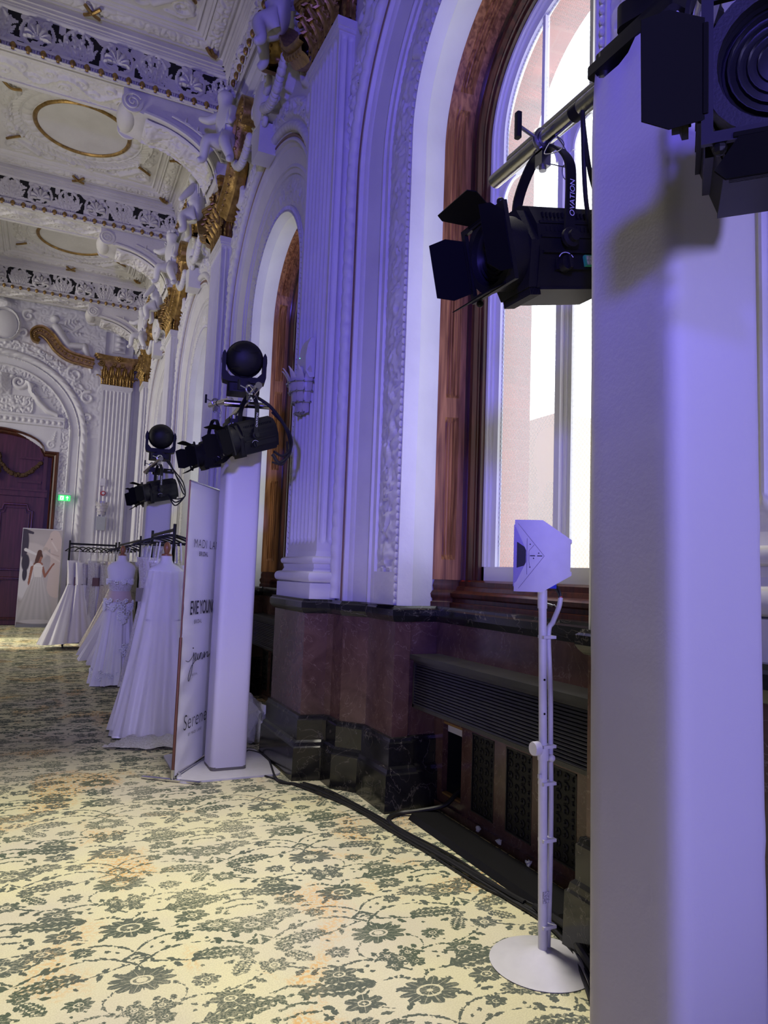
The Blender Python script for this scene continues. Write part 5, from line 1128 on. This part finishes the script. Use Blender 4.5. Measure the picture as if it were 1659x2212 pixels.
t3 = tag(obj('speaker_lead', m, CABLE), 'black speaker lead curving from sleeve into the white speaker', 'cable'); m = MB(); m.tube([(SX+.072, SY+.01, 1.422), (SX+.071, SY+.01, 1.436)], .0085, 8); obj('red_tape', m, REDPL, t3); m = MB(); m.rbox((SX+.022, SY+.01, 1.478), (.035, .03, .022), .004, 2); obj('blue_plug', m, BLUEPL, t3)
# speaker: side outline faces the camera
t = thing('loudspeaker', 'white faceted loudspeaker cabinet with wedge-shaped grille on the stand', 'loudspeaker', (xt, SY, 1.455), (0, 0, -.67))
x0, x1, z0, z1 = -.112, .112, -.003, .285; d0, d1 = -.09, .13
out = [(x0, z0), (x0+.110, z0), (x1, z0+.070), (x1, z0+.085), (x1-.005, z0+.085), (x1-.005, z1-.090), (x1, z1-.088), (x1, z1-.078), (x0+.110, z1), (x0, z1)]
m = MB(); m.prism(out, 1, d0+.001, d1); 
obj('cabinet', m, WHITEMET, t, world=False, flat=True)
m = MB(); ap = (x0+.062, (z0+z1)/2)
SPG = mat('perforated_grille', (.38, .36, .46), .45, .3, noise=(900, (.12, .11, .18), 1))
m.add([(x0+.004, d0-.001, z1-.03), (x0+.040, d0-.001, ap[1]+.035), (x0+.048, d0-.001, ap[1]+.02), (x0+.048, d0-.001, ap[1]-.025), (x0+.040, d0-.001, ap[1]-.04), (x0+.010, d0-.001, z0+.04), (x0-.001, d0-.001, z0+.03), (x0-.001, d0-.001, z1-.03)], [tuple(range(8))]); m.bb(x0-.003, x0+.001, d0, d1, z0+.02, z1-.02); obj('grille', m, SPG, t, world=False, flat=True)
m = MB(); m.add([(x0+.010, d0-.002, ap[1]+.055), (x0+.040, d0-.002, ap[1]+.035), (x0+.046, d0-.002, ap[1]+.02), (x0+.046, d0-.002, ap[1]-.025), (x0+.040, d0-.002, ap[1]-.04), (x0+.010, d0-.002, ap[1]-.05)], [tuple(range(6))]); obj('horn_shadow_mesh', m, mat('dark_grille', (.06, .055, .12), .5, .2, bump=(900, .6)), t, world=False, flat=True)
m = MB(); LN = lambda a, b, w_=.0014: m.tube([(a[0], d0-.0008, a[1]), (b[0], d0-.0002, b[1])], w_*.5, 4)
tip = (x0+.118, ap[1]+.0); LN((x0+.012, z1-.014), tip); LN(tip, (x0+.018, z0+.012)); LN((x0+.050, ap[1]+.07), (x0+.05, ap[1]-.075)); LN((x0+.078, ap[1]+.044), (x0+.058, ap[1]+.02)); LN((x0+.058, ap[1]+.02), (x0+.058, ap[1]-.022)); LN((x0+.058, ap[1]-.022), (x0+.062, ap[1]-.046)); obj('panel_seam', m, mat('seam', (.22, .2, .3), .6), t, world=False)
m = MB()
for a, b in ((x0+.062, x0+.082), (x0+.090, x0+.110)): m.tube([(a, d0-.0005, ap[1]), (b, d0-.0005, ap[1])], .0018, 6)
for a, b in ((x0+.062, ap[1]+.046), (x0+.096, ap[1]+.011), (x0+.076, ap[1]-.010), (x0+.062, ap[1]-.046)): m.lathe([(.0026, .0006), (.0026, -.0008)], (a, d0, b), 10, 1)
obj('mounting_slot', m, BLACKPL, t, world=False)

# ================================================================== BANNER
bx0, by0, bx1, by1 = .906, 5.271, 1.34, 5.945; dxy = Vector((bx1-bx0, by1-by0, 0)).normalized(); nb_ = Vector((dxy.y, -dxy.x, 0))
t = thing('roll_up_banner', 'tall white roll-up banner with black bridal brand lettering beside the column', 'banner', (bx0, by0, 0))
m = MB(); rows = []; W_ = Vector((bx1-bx0, by1-by0, 0)).length; HB = 2.13
for j in range(60):
    z = .03+(HB-.03)*j/59; row = []
    for i in range(26):
        u = i/25*W_; wv = .004*math.sin(z*38+u*9)*math.exp(-(u/.15)**2)+.003*math.sin(z*7+u*4)+.004*math.sin(z*22-u*14)*(z < .8)*math.exp(-((u-.1)/.2)**2)
        row.append(tuple(Vector((bx0, by0, z))+dxy*(u+.012)+nb_*wv))
    rows.append(row)
m.grid(rows); obj('banner_sheet', m, mat('banner_vinyl', (.76, .75, .78), .5), t, ang=80)
m = MB(); m.tube([(bx0, by0, .04), (bx0, by0, 1.0)], .011, 10); m.tube([(bx0, by0, 1.0), (bx0, by0, HB)], .006, 8); obj('edge_pole', m, mat('copper_brown_pole', (.16, .07, .05), .4, .5), t)
m = MB(); m.tube([(bx0, by0, .01), (bx0, by0, .08)], .014, 10); m.box((bx0-.01, by0, .012), (.45, .03, .012), Matrix.Rotation(math.atan2(-.265, .345), 3, 'Z')); obj('foot_bar', m, STEEL, t)
m = MB(); m.tube([Vector((bx0, by0, .03))+dxy*.05, Vector((bx1, by1, .03))], .014, 8); m.prism([(0, 0), (.06, 0), (.03, .05)], 1, 0, .01); m.v[-6:] = [(bx0+.02+a[0], by0+.05+a[1], .004+a[2]) for a in m.v[-6:]]; obj('bottom_rail', m, STEEL, t)
m = MB(); m.tube([Vector((bx0, by0, HB))+dxy*.0, Vector((bx1, by1, HB))], .008, 8); obj('top_rail', m, STEEL, t)
INKM = mat('black_print', (.012, .012, .02), .6)
def btext(txt, size, u, z, sx=1., shear=0., bold=0., sp=1., name='lettering'):
    vs, fs = font_mesh(txt, size, sx, shear, bold, sp); m = MB(); m.add([tuple(Vector((bx0, by0, z+b))+dxy*(u+a)+nb_*.010) for a, b, c in vs], fs)
    return obj(name, m, INKM, t, flat=True)
btext('MADI LANE', .094, .115, 1.650, .98, 0, -.0012, 1.25); btext('BRIDAL', .048, .225, 1.590, .9, 0, .0007, 1.3)
btext('EVIE YOUNG', .145, .115, 1.155, .62, 0, .0015, .95); btext('BRIDAL', .042, .20, 1.085, .85, 0, .0, 1.35)
btext('BRIDAL', .024, .215, .700, 1.0, 0, .0, 1.5); btext('Serene', .160, .115, .320, .92, 0, -.002, 1.1); btext('BY MADI LANE', .030, .215, .265, .9, 0, 0, 1.5)
m = MB()   # handwritten word
hw = [(.08, .855), (.13, .845), (.19, .875), (.205, .90), (.20, .84), (.175, .745), (.145, .70), (.135, .73), (.17, .80), (.22, .83), (.245, .875), (.235, .895), (.222, .865), (.235, .835), (.265, .85), (.275, .885), (.275, .84), (.30, .85), (.315, .885), (.312, .84), (.325, .885), (.345, .875), (.345, .835), (.37, .85), (.385, .885), (.385, .84), (.41, .87), (.44, .88), (.44, .84), (.48, .86)]
q = bez([tuple(Vector((bx0, by0, z-.03))+dxy*u+nb_*.010) for u, z in [(.09+(u-.08)*1.15, z) for u, z in hw]], 6); m.tube(q, .0022, 5); m.ball(tuple(Vector((bx0, by0, .905))+dxy*.215+nb_*.01), .005, 6, 4); obj('handwritten_lettering', m, INKM, t)

# bag, cables, box
m = MB(); m.ball((1.74, 6.25, .17), (.13, .15, .19), 26, 18); m.v = [(x+.02*math.sin(z*40+y*30), y+.02*math.sin(x*50+z*20), max(.0, z+.02*math.sin(x*45)+.015*math.sin(y*60))) for x, y, z in m.v]; m.ball((1.70, 6.30, .34), (.05, .06, .08), 10, 8)
tag(obj('garment_bag', m, mat('white_plastic_film', (.82, .82, .84), .3, bump=(25, .8))), 'crumpled white plastic bag on the floor between column and pedestal', 'bag')
def floor_cable(pts, r, label, z=None):
    m = MB(); m.tube(bez([(x, y, (z or r)+(.0 if len(p_) < 3 else p_[2])) for p_ in pts for x, y in (p_[:2],)], 8), r, 8); return tag(obj('floor_cable', m, CABLE), label, 'cable', 'black cables along the foot of the wall')
C0 = [(1.50, 5.60), (1.61, 5.91), (1.70, 5.66), (1.60, 5.05), (1.70, 4.90), (1.80, 4.66), (1.90, 4.19), (1.955, 3.76), (2.01, 3.39), (2.04, 3.08), (2.06, 2.86), (2.08, 2.66), (2.05, 2.46), (1.93, 2.20), (1.83, 2.0), (1.75, 1.6)]
floor_cable(C0, .009, 'thick black cable running along the wall foot from the second column, outermost', .012)
floor_cable([(x+.030, y+.015) for x, y in C0[4:]], .007, 'black cable second from the carpet in the bundle along the wall', .009)
floor_cable([(x+.055+.01*math.sin(i*2), y+.03) for i, (x, y) in enumerate(C0[4:])], .008, 'black cable third from the carpet in the bundle along the wall', .010)
floor_cable([(1.46, 5.40), (1.52, 5.24), (1.64, 5.00), (1.74, 4.75), (1.88, 4.30), (1.93, 3.85), (1.98, 3.45), (2.02, 3.05), (2.10, 2.75), (2.12, 2.45), (2.0, 2.2), (1.9, 2.0), (1.8, 1.7)], .006, 'thin black cable slipping out from under the second column', .008)
floor_cable([(2.62, 4.0, .16), (2.46, 3.98, .13), (2.36, 3.98, .06), (2.22, 4.05, .02), (2.10, 4.10, .0), (1.99, 4.02), (1.97, 3.80), (2.0, 3.55), (2.06, 3.1), (2.10, 2.8)], .014, 'thick black cable curling out of the open marble recess onto the floor', .016)
floor_cable([(2.12, 2.75), (2.09, 2.50, .03), (2.055, 2.40, .02), (1.99, 2.27, .04), (1.95, 2.12, .015), (1.90, 1.95), (1.85, 1.6)], .016, 'fat black cable draped over the edge of the white stand base', .018)
for k in range(2): floor_cable([(2.10+.03*k, 2.45), (2.03+.02*k, 2.25, .02), (2.08, 2.05), (2.14, 2.15), (2.11, 2.3), (1.99, 2.14), (1.96, 1.9)], .006, ['lower', 'upper'][k]+' thin looping black cable behind the white stand base', .009+.01*k)
m = MB(); m.rbox((2.28, 2.40, .14), (.20, .20, .28), .01, 2); t = thing('equipment_box', 'dark grey floor box between the radiator wall and the near column', 'box', (2.28, 2.40, 0)); obj('case', m, mat('dark_grey_case', (.035, .037, .04), .5), t); m = MB(); m.bb(2.175, 2.385, 2.295, 2.505, .245, .262); obj('lid_rim', m, BLACKMET, t)
for k in range(4): floor_cable([(1.62+.03*k, 6.9-.1*k), (1.75, 7.1), (1.95+.02*k, 7.0), (2.0, 7.3), (1.8, 7.5+.1*k), (1.7, 7.2)], .010, ['lowest', 'second', 'third', 'topmost'][k]+' black cable in the floor tangle beyond the first pedestal', .012+.012*k)
# ================================================================== GOWNS, RAILS, MANNEQUINS, POSTER
def fabfn(rough, sheen, tr):
    def fn(m, n, l, b, tc): b.inputs['Roughness'].default_value = rough; b.inputs['Sheen Weight'].default_value = sheen
    return fn
SATIN = mat('ivory_satin', (.80, .77, .72), .32, fn=fabfn(.30, .3, 0)); TULLE = mat('ivory_tulle', (.80, .78, .77), .8, fn=fabfn(.8, .5, 0), bump=(60, .1)); LACE = mat('white_lace', (.80, .78, .74), .8, noise=(55, (.60, .56, .50), 1), bump=(90, .8))
SHEER = mat('sheer_nude_mesh', (.62, .50, .45), .6); LINEN = mat('mannequin_linen', (.76, .75, .74), .85); WOODF = mat('turned_wood', (.30, .13, .05), .4); CREAM = mat('champagne_lace', (.74, .68, .54), .8, noise=(50, (.58, .50, .38), 1), bump=(80, .6))
TAGP = mat('dark_swing_tag', (.16, .08, .08), .6); TAGB = mat('grey_swing_tag', (.20, .18, .17), .6)
def skirt(m, cx, cy, za, zb_, ra, rb, pl, amp, rot=0, pw=1.2, sw=(0, 0), nz=26, nt=96, seed=0):
    rg = random.Random(seed); ph = [rg.uniform(0, 6.28) for _ in range(4)]; rows = []
    for j in range(nz+1):
        t = j/nz; z = za+(zb_-za)*t; row = []; f = t**pw
        rx = ra[0]+(rb[0]-ra[0])*f; ry = ra[1]+(rb[1]-ra[1])*f
        for k in range(nt):
            a = 2*PI*k/nt; w_ = amp*(.15+t)*(math.sin(pl*a+ph[0]+1.2*t)+.5*math.sin((pl*2+3)*a+ph[1])+.4*math.sin((pl//2+1)*a+ph[2]))
            x, y = (rx+w_)*math.cos(a), (ry+w_)*math.sin(a); c, s_ = math.cos(rot), math.sin(rot)
            row.append((cx+x*c-y*s_+sw[0]*f, cy+x*s_+y*c+sw[1]*f, z+.012*math.sin(3*a+ph[3])*t))
        rows.append(row)
    return m.grid(rows, close=True)
def hung_gown(cx, cy, rot, label, skm, bdm, hem=.12, wr=.30, th=.10, pl=9, sw=(0, 0), tagm=None, top=1.52, seed=0, straps=True, group='bridal gowns on the black rails', waist=1.12):
    t = thing('wedding_dress', label, 'wedding dress', (cx, cy, hem), group=group)
    m = MB(); skirt(m, cx, cy, waist, hem, (.12, .07), (wr, th), pl, .026, rot, 1.1, sw, 22, 72, seed); obj('skirt', m, skm, t)
    m = MB(); skirt(m, cx, cy, top, waist, (.17, .06), (.115, .065), 5, .005, rot, .8, (0, 0), 10, 40, seed+3); obj('bodice', m, bdm, t)
    c, s_ = math.cos(rot), math.sin(rot)
    if straps:
        for q in (-1, 1): m = MB(); m.tube([(cx+q*.12*c, cy+q*.12*s_, top-.01), (cx+q*.11*c, cy+q*.11*s_, top+.13), (cx+q*.10*c, cy+q*.10*s_, 1.745)], .008, 5); obj('strap', m, bdm, t)
    if tagm: m = MB(); m.box((cx-.16, cy-.10, 1.18), (.10, .004, .15)); obj('swing_tag', m, tagm, t, flat=True)
    return t
def hanger(cx, cy, rot, label, group='black clothes hangers on the rails', z=1.86, sc=1.0):
    t = thing('clothes_hanger', label, 'hanger', (cx, cy, z), (0, 0, rot), group); m = MB()
    m.tube(bez([(-.21*sc, 0, -.135), (-.12*sc, 0, -.085), (0, 0, -.055), (.12*sc, 0, -.085), (.21*sc, 0, -.135)], 4), .010, 6); m.tube([(-.2*sc, 0, -.135), (.2*sc, 0, -.135)], .005, 5); obj('shoulder_bar', m, BLACKPL, t, world=False)
    m = MB(); m.tube([(0, 0, -.055), (0, 0, -.01)]+[(.018-.018*math.cos(a), 0, .018*math.sin(a)) for a in np.linspace(0, 3.8, 10)], .0025, 5); obj('hook', m, CHROME, t, world=False); return t
def rail(a, b, label, z=1.85):
    t = thing('clothes_rail', label, 'clothes rail', (a[0], a[1], 0), group='black clothes rails of bridal gowns'); a, b = Vector((*a, 0)), Vector((*b, 0)); d = (b-a).normalized(); n_ = Vector((-d.y, d.x, 0))
    m = MB(); m.tube([a+Vector((0, 0, z)), b+Vector((0, 0, z))], .017, 10); obj('hanging_bar', m, BLACKMET, t)
    for p in (a, b):
        m = MB(); m.tube([p+Vector((0, 0, .04)), p+Vector((0, 0, z+.06))], .016, 8); obj('upright', m, BLACKMET, t); m = MB(); m.tube([p-n_*.26+Vector((0, 0, .03)), p+n_*.26+Vector((0, 0, .03))], .016, 8); obj('foot', m, BLACKMET, t)
rail((.36, 14.0), (1.14, 14.0), 'black clothes rail standing across, farthest of the rails, in front of the end wall'); rail((1.16, 10.35), (1.16, 13.6), 'black clothes rail running along the wall behind the lace gown mannequin'); rail((1.14, 7.35), (1.14, 9.0), 'black clothes rail nearest the camera, beside the banner', 1.87)
FAR = [(.45, 'white satin ballgown with wide flared skirt, outermost at the left end of the far rail', SATIN, SATIN, .40, .30, 5, (-.16, -.1), None, 0), (.58, 'smooth ivory satin gown with bubble hem, second from the left on the far rail', SATIN, SATIN, .26, .24, 4, (.05, -.08), None, 0), (.68, 'grey white tulle gown with dark swing tag, third from the left on the far rail', TULLE, LACE, .20, .18, 9, (0, 0), TAGP, 0), (.78, 'narrow lace gown, fourth from the left on the far rail', LACE, LACE, .18, .14, 7, (0, 0), None, 0), (.88, 'ivory gown with pale grey swing tag, fifth from the left on the far rail', TULLE, LACE, .20, .15, 9, (0, 0), TAGB, 0), (.98, 'lace gown with brown swing tag, sixth from the left on the far rail', CREAM, LACE, .19, .15, 8, (0, 0), TAGP, 0), (1.08, 'champagne lace gown at the right end of the far rail', CREAM, CREAM, .22, .18, 7, (0, 0), TAGP, 0)]
for i, (x, lb, sk, bd, wr, th, pl, sw, tg, _) in enumerate(FAR):
    hung_gown(x, 14.0-.05*(i % 2), .9+.1*(i % 3), lb, sk, bd, .10+.03*(i % 2), wr, th, pl, sw, tg, 1.55-.03*(i % 3), i, i > 0, 'bridal gowns on the far rail')
    hanger(x, 14.0, .7+.15*(i % 3), 'black hanger on the far rail over the %s gown from the left' % ['first', 'second', 'third', 'fourth', 'fifth', 'sixth', 'seventh'][i], 'hangers on the far rail', 1.85)
MID = [(13.3, 'champagne lace gown on the middle rail, farthest from the camera', CREAM, CREAM, .34, .10, 6, (-.20, 0)), (12.7, 'cream lace gown with fanned skirt on the middle rail, beyond the tulle gowns', CREAM, LACE, .36, .10, 7, (-.22, 0)), (12.1, 'grey tulle gown with trailing skirt in the middle of the middle rail', TULLE, LACE, .36, .11, 10, (-.24, 0)), (11.5, 'soft tulle gown with draped sleeves on the middle rail', TULLE, TULLE, .38, .12, 11, (-.25, 0)), (10.9, 'full tulle gown on the middle rail, just behind the lace gown mannequin', TULLE, LACE, .34, .12, 12, (-.18, 0)), (10.5, 'lace gown at the near end of the middle rail', LACE, LACE, .26, .10, 8, (.0, 0))]
for i, (y, lb, sk, bd, wr, th, pl, sw) in enumerate(MID):
    hung_gown(1.14, y, .0+.15*(i % 2), lb, sk, bd, .10, wr, th, pl, sw, None, 1.55, 20+i, True, 'bridal gowns on the middle rail')
    hanger(1.16, y, .1*(i % 3)-.1, 'black hanger on the middle rail, %s from its far end' % ['first', 'second', 'third', 'fourth', 'fifth', 'sixth'][i], 'hangers on the middle rail')
NEA = [(8.8, 'sheer floral lace gown at the far end of the nearest rail', LACE, LACE, .26, .10, 7), (8.45, 'lace gown with blue tinted tag second on the nearest rail', TULLE, LACE, .24, .10, 9), (8.1, 'satin gown with puffed off-shoulder sleeves on the nearest rail', SATIN, SATIN, .26, .12, 6), (7.75, 'lace gown with thin straps on the nearest rail behind the near mannequin', LACE, LACE, .24, .10, 8), (7.5, 'tulle gown with long straps at the near end of the nearest rail', TULLE, TULLE, .22, .10, 10)]
for i, (y, lb, sk, bd, wr, th, pl) in enumerate(NEA):
    hung_gown(1.13, y, .15*(i % 2)-.05, lb, sk, bd, .12, wr, th, pl, (0, 0), TAGB if i == 1 else None, 1.60-.02*i, 40+i, True, 'bridal gowns on the nearest rail')
    hanger(1.14, y, .12*(i % 3)-.15, 'broad black hanger on the nearest rail, %s from its far end' % ['first', 'second', 'third', 'fourth', 'fifth'][i], 'hangers on the nearest rail', 1.88, 1.15)

def torso(m, cx, cy, zs, rot):
    """tailor's bust from hip to neck"""
    pr = [(.88, .165, .125), (.95, .17, .13), (1.02, .145, .115), (1.09, .118, .10), (1.16, .122, .10), (1.26, .145, .115), (1.34, .160, .122), (1.42, .172, .110), (1.47, .178, .092), (1.505, .160, .076), (1.53, .115, .064), (1.55, .070, .056), (1.58, .054, .052), (1.62, .050, .050), (1.625, .03, .03)]
    rows = []; c, s_ = math.cos(rot), math.sin(rot)
    for z, rx, ry in pr:
        row = []
        for k in range(32):
            a = 2*PI*k/32; bust = .028*math.exp(-((z-1.30)/.06)**2)*max(0, math.sin(a))**2*abs(math.cos(a*1.0+.0))*2; x = rx*math.cos(a); y = (ry+bust)*math.sin(a); sh = .018*abs(math.cos(a))**3*math.exp(-((z-1.48)/.03)**2)
            row.append((cx+(x)*c-y*s_, cy+x*s_+y*c, z+zs-sh))
        rows.append(row)
    return m.grid(rows, close=True)
def mannequin(cx, cy, zs, rot, label):
    t = thing('mannequin', label, 'mannequin', (cx, cy, 0), group='linen dress mannequins'); m = MB(); torso(m, cx, cy, zs, rot); obj('linen_bust', m, LINEN, t)
    m = MB(); m.lathe([(.05, 1.62+zs), (.048, 1.635+zs), (.02, 1.645+zs), (.028, 1.67+zs), (.034, 1.70+zs), (.026, 1.735+zs), (.012, 1.75+zs), (0, 1.752+zs)], (cx, cy, 0), 18); obj('wooden_finial', m, WOODF, t)
    m = MB(); m.tube([(cx, cy, .03), (cx, cy, .9)], .015, 8); m.lathe([(.15, 0), (.15, .02), (.03, .035)], (cx, cy, 0), 20); obj('stand', m, WOODF, t); return t
def lace_bits(m, cx, cy, pts, seed):
    rg = random.Random(seed)
    for (a, z, r) in pts:
        x, y = cx+r*math.cos(a), cy+r*math.sin(a); o_ = Vector((math.cos(a), math.sin(a), 0)); s_ = Vector((-math.sin(a), math.cos(a), 0)); b = rg.uniform(0, 6)
        for k in range(5):
            an = b+2*PI*k/5; m.ball(Vector((x, y, z))+(s_*math.cos(an)+Vector((0, 0, math.sin(an))))*.018+o_*.004, (.012, .012, .010), 6, 4)
mannequin(.88, 9.75, .0, .1, 'white linen mannequin with wooden neck finial wearing the gown with a sheer lace waist')
t = thing('wedding_dress', 'strapless tulle gown with lace appliqué and sheer waist on the farther mannequin', 'wedding dress', (.88, 9.75, 0), group='gowns on mannequins')
m = MB(); skirt(m, .88, 9.75, 1.02, .02, (.158, .128), (.285, .28), 11, .019, 0, 1.15, (-.02, -.05), 34, 128, 5); obj('skirt', m, TULLE, t)
m = MB(); skirt(m, .88, 9.75, 1.30, 1.17, (.158, .125), (.130, .108), 3, .001, .1, 1, (0, 0), 8, 48, 1); obj('lace_bandeau', m, LACE, t)
m = MB(); skirt(m, .88, 9.75, 1.17, 1.02, (.130, .110), (.160, .129), 12, .0012, .1, 1, (0, 0), 8, 60, 1); obj('sheer_waist', m, SHEER, t)
m = MB(); rg = random.Random(4); P_ = []
for k in range(46): P_.append((rg.uniform(2.6, 6.1), rg.uniform(.93, 1.06)-.0, .17+.008*rg.random()))
for k in range(26): P_.append((rg.uniform(2.6, 6.1), 1.295+rg.uniform(-.02, .01), .155))
for k in range(20): P_.append((rg.gauss(4.9, .18), rg.uniform(.78, .93), .20))
for k in range(14): P_.append((rg.gauss(5.0, .10), rg.uniform(.38, .52), .255))
for k in range(34): P_.append((rg.gauss(3.9, .5), rg.uniform(.03, .20), .285))
lace_bits(m, .87, 9.73, P_, 2); obj('lace_applique', m, WHITEPAINT, t)
mannequin(1.02, 6.95, -.02, .25, 'white linen mannequin with wooden neck finial nearest the banner under the tulle cape gown')
t = thing('wedding_dress', 'flowing white chiffon gown with long train on the nearer mannequin', 'wedding dress', (1.0, 6.95, 0), group='gowns on mannequins')
m = MB(); skirt(m, 1.02, 6.95, 1.0, .02, (.165, .135), (.38, .34), 8, .030, 0, 1.0, (-.02, -.10), 40, 144, 9); obj('skirt', m, SATIN, t)
m = MB(); skirt(m, 1.02, 6.95, 1.30, 1.0, (.172, .135), (.165, .135), 9, .003, .25, 1, (0, 0), 10, 64, 3); obj('bodice', m, TULLE, t)
m = MB(); rows = []
for j in range(40):
    tt = j/39; z = 1.46-1.43*tt; row = []
    for k in range(40):
        a = 3.4+2.7*k/39; r = .165+.005*(1-tt)+.23*tt**1.1+.016*math.sin(a*16+tt)*(.3+tt); row.append((1.02-.04*tt+(r+.015)*math.cos(a), 6.93-.1*tt+(r*.85+.02)*math.sin(a), z))
    rows.append(row)
m.grid(rows); obj('chiffon_cape', m, mat('chiffon_veil', (.82, .80, .80), .8, fn=lambda m, n, l, b, tc: b.inputs['Alpha'].__setattr__('default_value', .45)), t)
m = MB(); rows = []
for j in range(22):
    row = []
    for k in range(36):
        a = 3.9+2.3*k/35; r = .38+.36*j/21; row.append((1.05+r*math.cos(a)*1.0, 6.80+r*math.sin(a)*.85, .035*(1-j/21)+.02+.012*math.sin(a*19+j*.7)*math.sin(j*.9+a*3)))
    rows.append(row)
m.grid(rows); obj('lace_train', m, LACE, t)

# poster on a board
def poster():
    nx_, nz_ = 130, 290; X, Z = np.meshgrid(np.linspace(0, 1, nx_), np.linspace(0, 2.24, nz_), indexing='ij'); col = np.zeros(X.shape+(3,)); W_ = lambda a: np.array(a)
    col[:] = W_((.42, .38, .38)); col += (vnoise(X, Z, 3, 1)-.5)[..., None]*.10
    def paint(mask, c, soft=None): col[mask] = W_(c)
    def blob(cx, cz, rx, rz, c, k=1.): 
        d = np.hypot((X-cx)/rx, (Z-cz)/rz); f = np.clip((1.1-d)/.2, 0, 1)[..., None]*k; col[:] = col*(1-f)+W_(c)*f
    def ln(p, q, w0, w1, c, k=1.): f = np.clip(seg(X, Z, p, q, w0, w1)/max(w0, w1)*3, 0, 1)[..., None]*k; col[:] = col*(1-f)+W_(c)*f
    blob(.1, 1.15, .25, .55, (.62, .60, .62)); blob(.15, 1.7, .5, .22, (.55, .50, .49)); blob(.05, 1.9, .12, .35, (.05, .04, .06)); ln((.02, 2.2), (.25, 2.15), .05, .03, (.05, .04, .06)); blob(.12, 1.45, .10, .2, (.04, .035, .05)); blob(.12, 1.18, .06, .16, (.04, .035, .05)); ln((.1, 1.75), (.45, 1.62), .04, .02, (.7, .68, .68))
    h_ = (.60, .50, .46); ln((.80, 2.05), (.62, 1.80), .12, .075, h_); ln((.82, 2.1), (.95, 1.6), .14, .22, h_); ln((.95, 1.6), (.95, .9), .2, .26, (.56, .47, .44)); ln((.78, 2.14), (.80, 2.2), .04, .015, h_); blob(.60, 1.77, .07, .06, (.50, .42, .38)); blob(.74, 2.02, .015, .012, (.1, .06, .05)); ln((.66, 1.7), (.95, 1.62), .012, .012, (.45, .35, .32)); ln((.75, 1.95), (.9, 1.75), .02, .02, (.68, .6, .56)); ln((.6, 1.72), (.98, 1.5), .04, .02, (.68, .6, .56), .6)
    sk = (.30, .12, .07); ln((.40, 1.40), (.29, 1.32), .045, .04, sk); ln((.29, 1.34), (.24, .98), .035, .028, sk); ln((.24, .98), (.28, .86), .028, .022, sk); ln((.56, 1.34), (.63, 1.14), .035, .03, sk); ln((.63, 1.14), (.80, 1.40), .028, .02, sk); ln((.80, 1.4), (.84, 1.44), .02, .02, sk); blob(.44, 1.42, .12, .06, sk); ln((.47, 1.42), (.48, 1.52), .035, .035, sk)
    blob(.49, 1.60, .055, .075, (.34, .15, .09)); hair = (.10, .045, .025); ln((.46, 1.70), (.40, 1.50), .06, .05, hair); ln((.40, 1.52), (.36, 1.40), .045, .02, hair); ln((.47, 1.68), (.53, 1.60), .05, .02, hair)
    g = (.70, .66, .64); ln((.44, 1.33), (.46, 1.10), .12, .09, g); ln((.34, 1.38), (.56, 1.38), .012, .012, (.78, .75, .73))
    f = ((Z < 1.12) & (np.abs(X-.46+.02*(1.12-Z)) < .11+.42*((1.12-Z)/1.1)**.8)); fold = .93+.07*np.sin((X-.46)/(.2+.5*(1.12-Z))*26); sh = (W_((.56, .53, .53))[None]*fold[f][:, None])*(.72+.28*Z[f]/1.12)[:, None]; col[f] = sh
    paint(Z < .08, (.20, .17, .17)); blob(.5, .09, .42, .05, (.50, .47, .47)); return X, Z, col
X, Z, col = poster(); th = .03
t = thing('poster_board', 'tall photo poster of a bride in white beside a horse, leaning by the door', 'poster', (-.05, 18.55, 0))
m = MB(); x0_, x1_ = -.54, .30; PX = x0_+(x1_-x0_)*X; lean_ = .10*Z; m.grid(np.stack([PX, 18.52+lean_-.001, Z+.03], -1))
def posterfn(m, n, l, b, tc): a = n.new('ShaderNodeVertexColor'); a.layer_name = 'print'; l.new(a.outputs[0], b.inputs['Base Color'])
po = obj('printed_face', m, mat('poster_print', rough=.5, fn=posterfn), t); ca = po.data.color_attributes.new('print', 'FLOAT_COLOR', 'POINT'); ca.data.foreach_set('color', np.concatenate([col.reshape(-1, 3), np.ones((col.shape[0]*col.shape[1], 1))], 1).astype(np.float32).ravel())
m = MB(); m.add([(x0_-.01, 18.522, .02), (x1_+.01, 18.522, .02), (x1_+.01, 18.522+.227, 2.29), (x0_-.01, 18.522+.227, 2.29), (x0_-.01, 18.56, .02), (x1_+.01, 18.56, .02), (x1_+.01, 18.56+.227, 2.29), (x0_-.01, 18.56+.227, 2.29)], [(0, 1, 2, 3), (7, 6, 5, 4), (0, 4, 5, 1), (1, 5, 6, 2), (2, 6, 7, 3), (3, 7, 4, 0)]); obj('board', m, WHITEMET, t, flat=True)
m = MB(); m.bb(x0_, x1_-.15, 18.40, 18.60, .0, .03); m.bb(x0_+.02, x1_-.17, 18.42, 18.50, .03, .07); obj('base_tray', m, mat('grey_tray', (.2, .2, .22), .4), t)
m = MB(); m.bb(.30, .62, 18.2, 18.6, 0, .30); tag(obj('storage_case', m, BLACKPL, flat=True), 'low black case on the floor between the poster and the satin gowns', 'case')
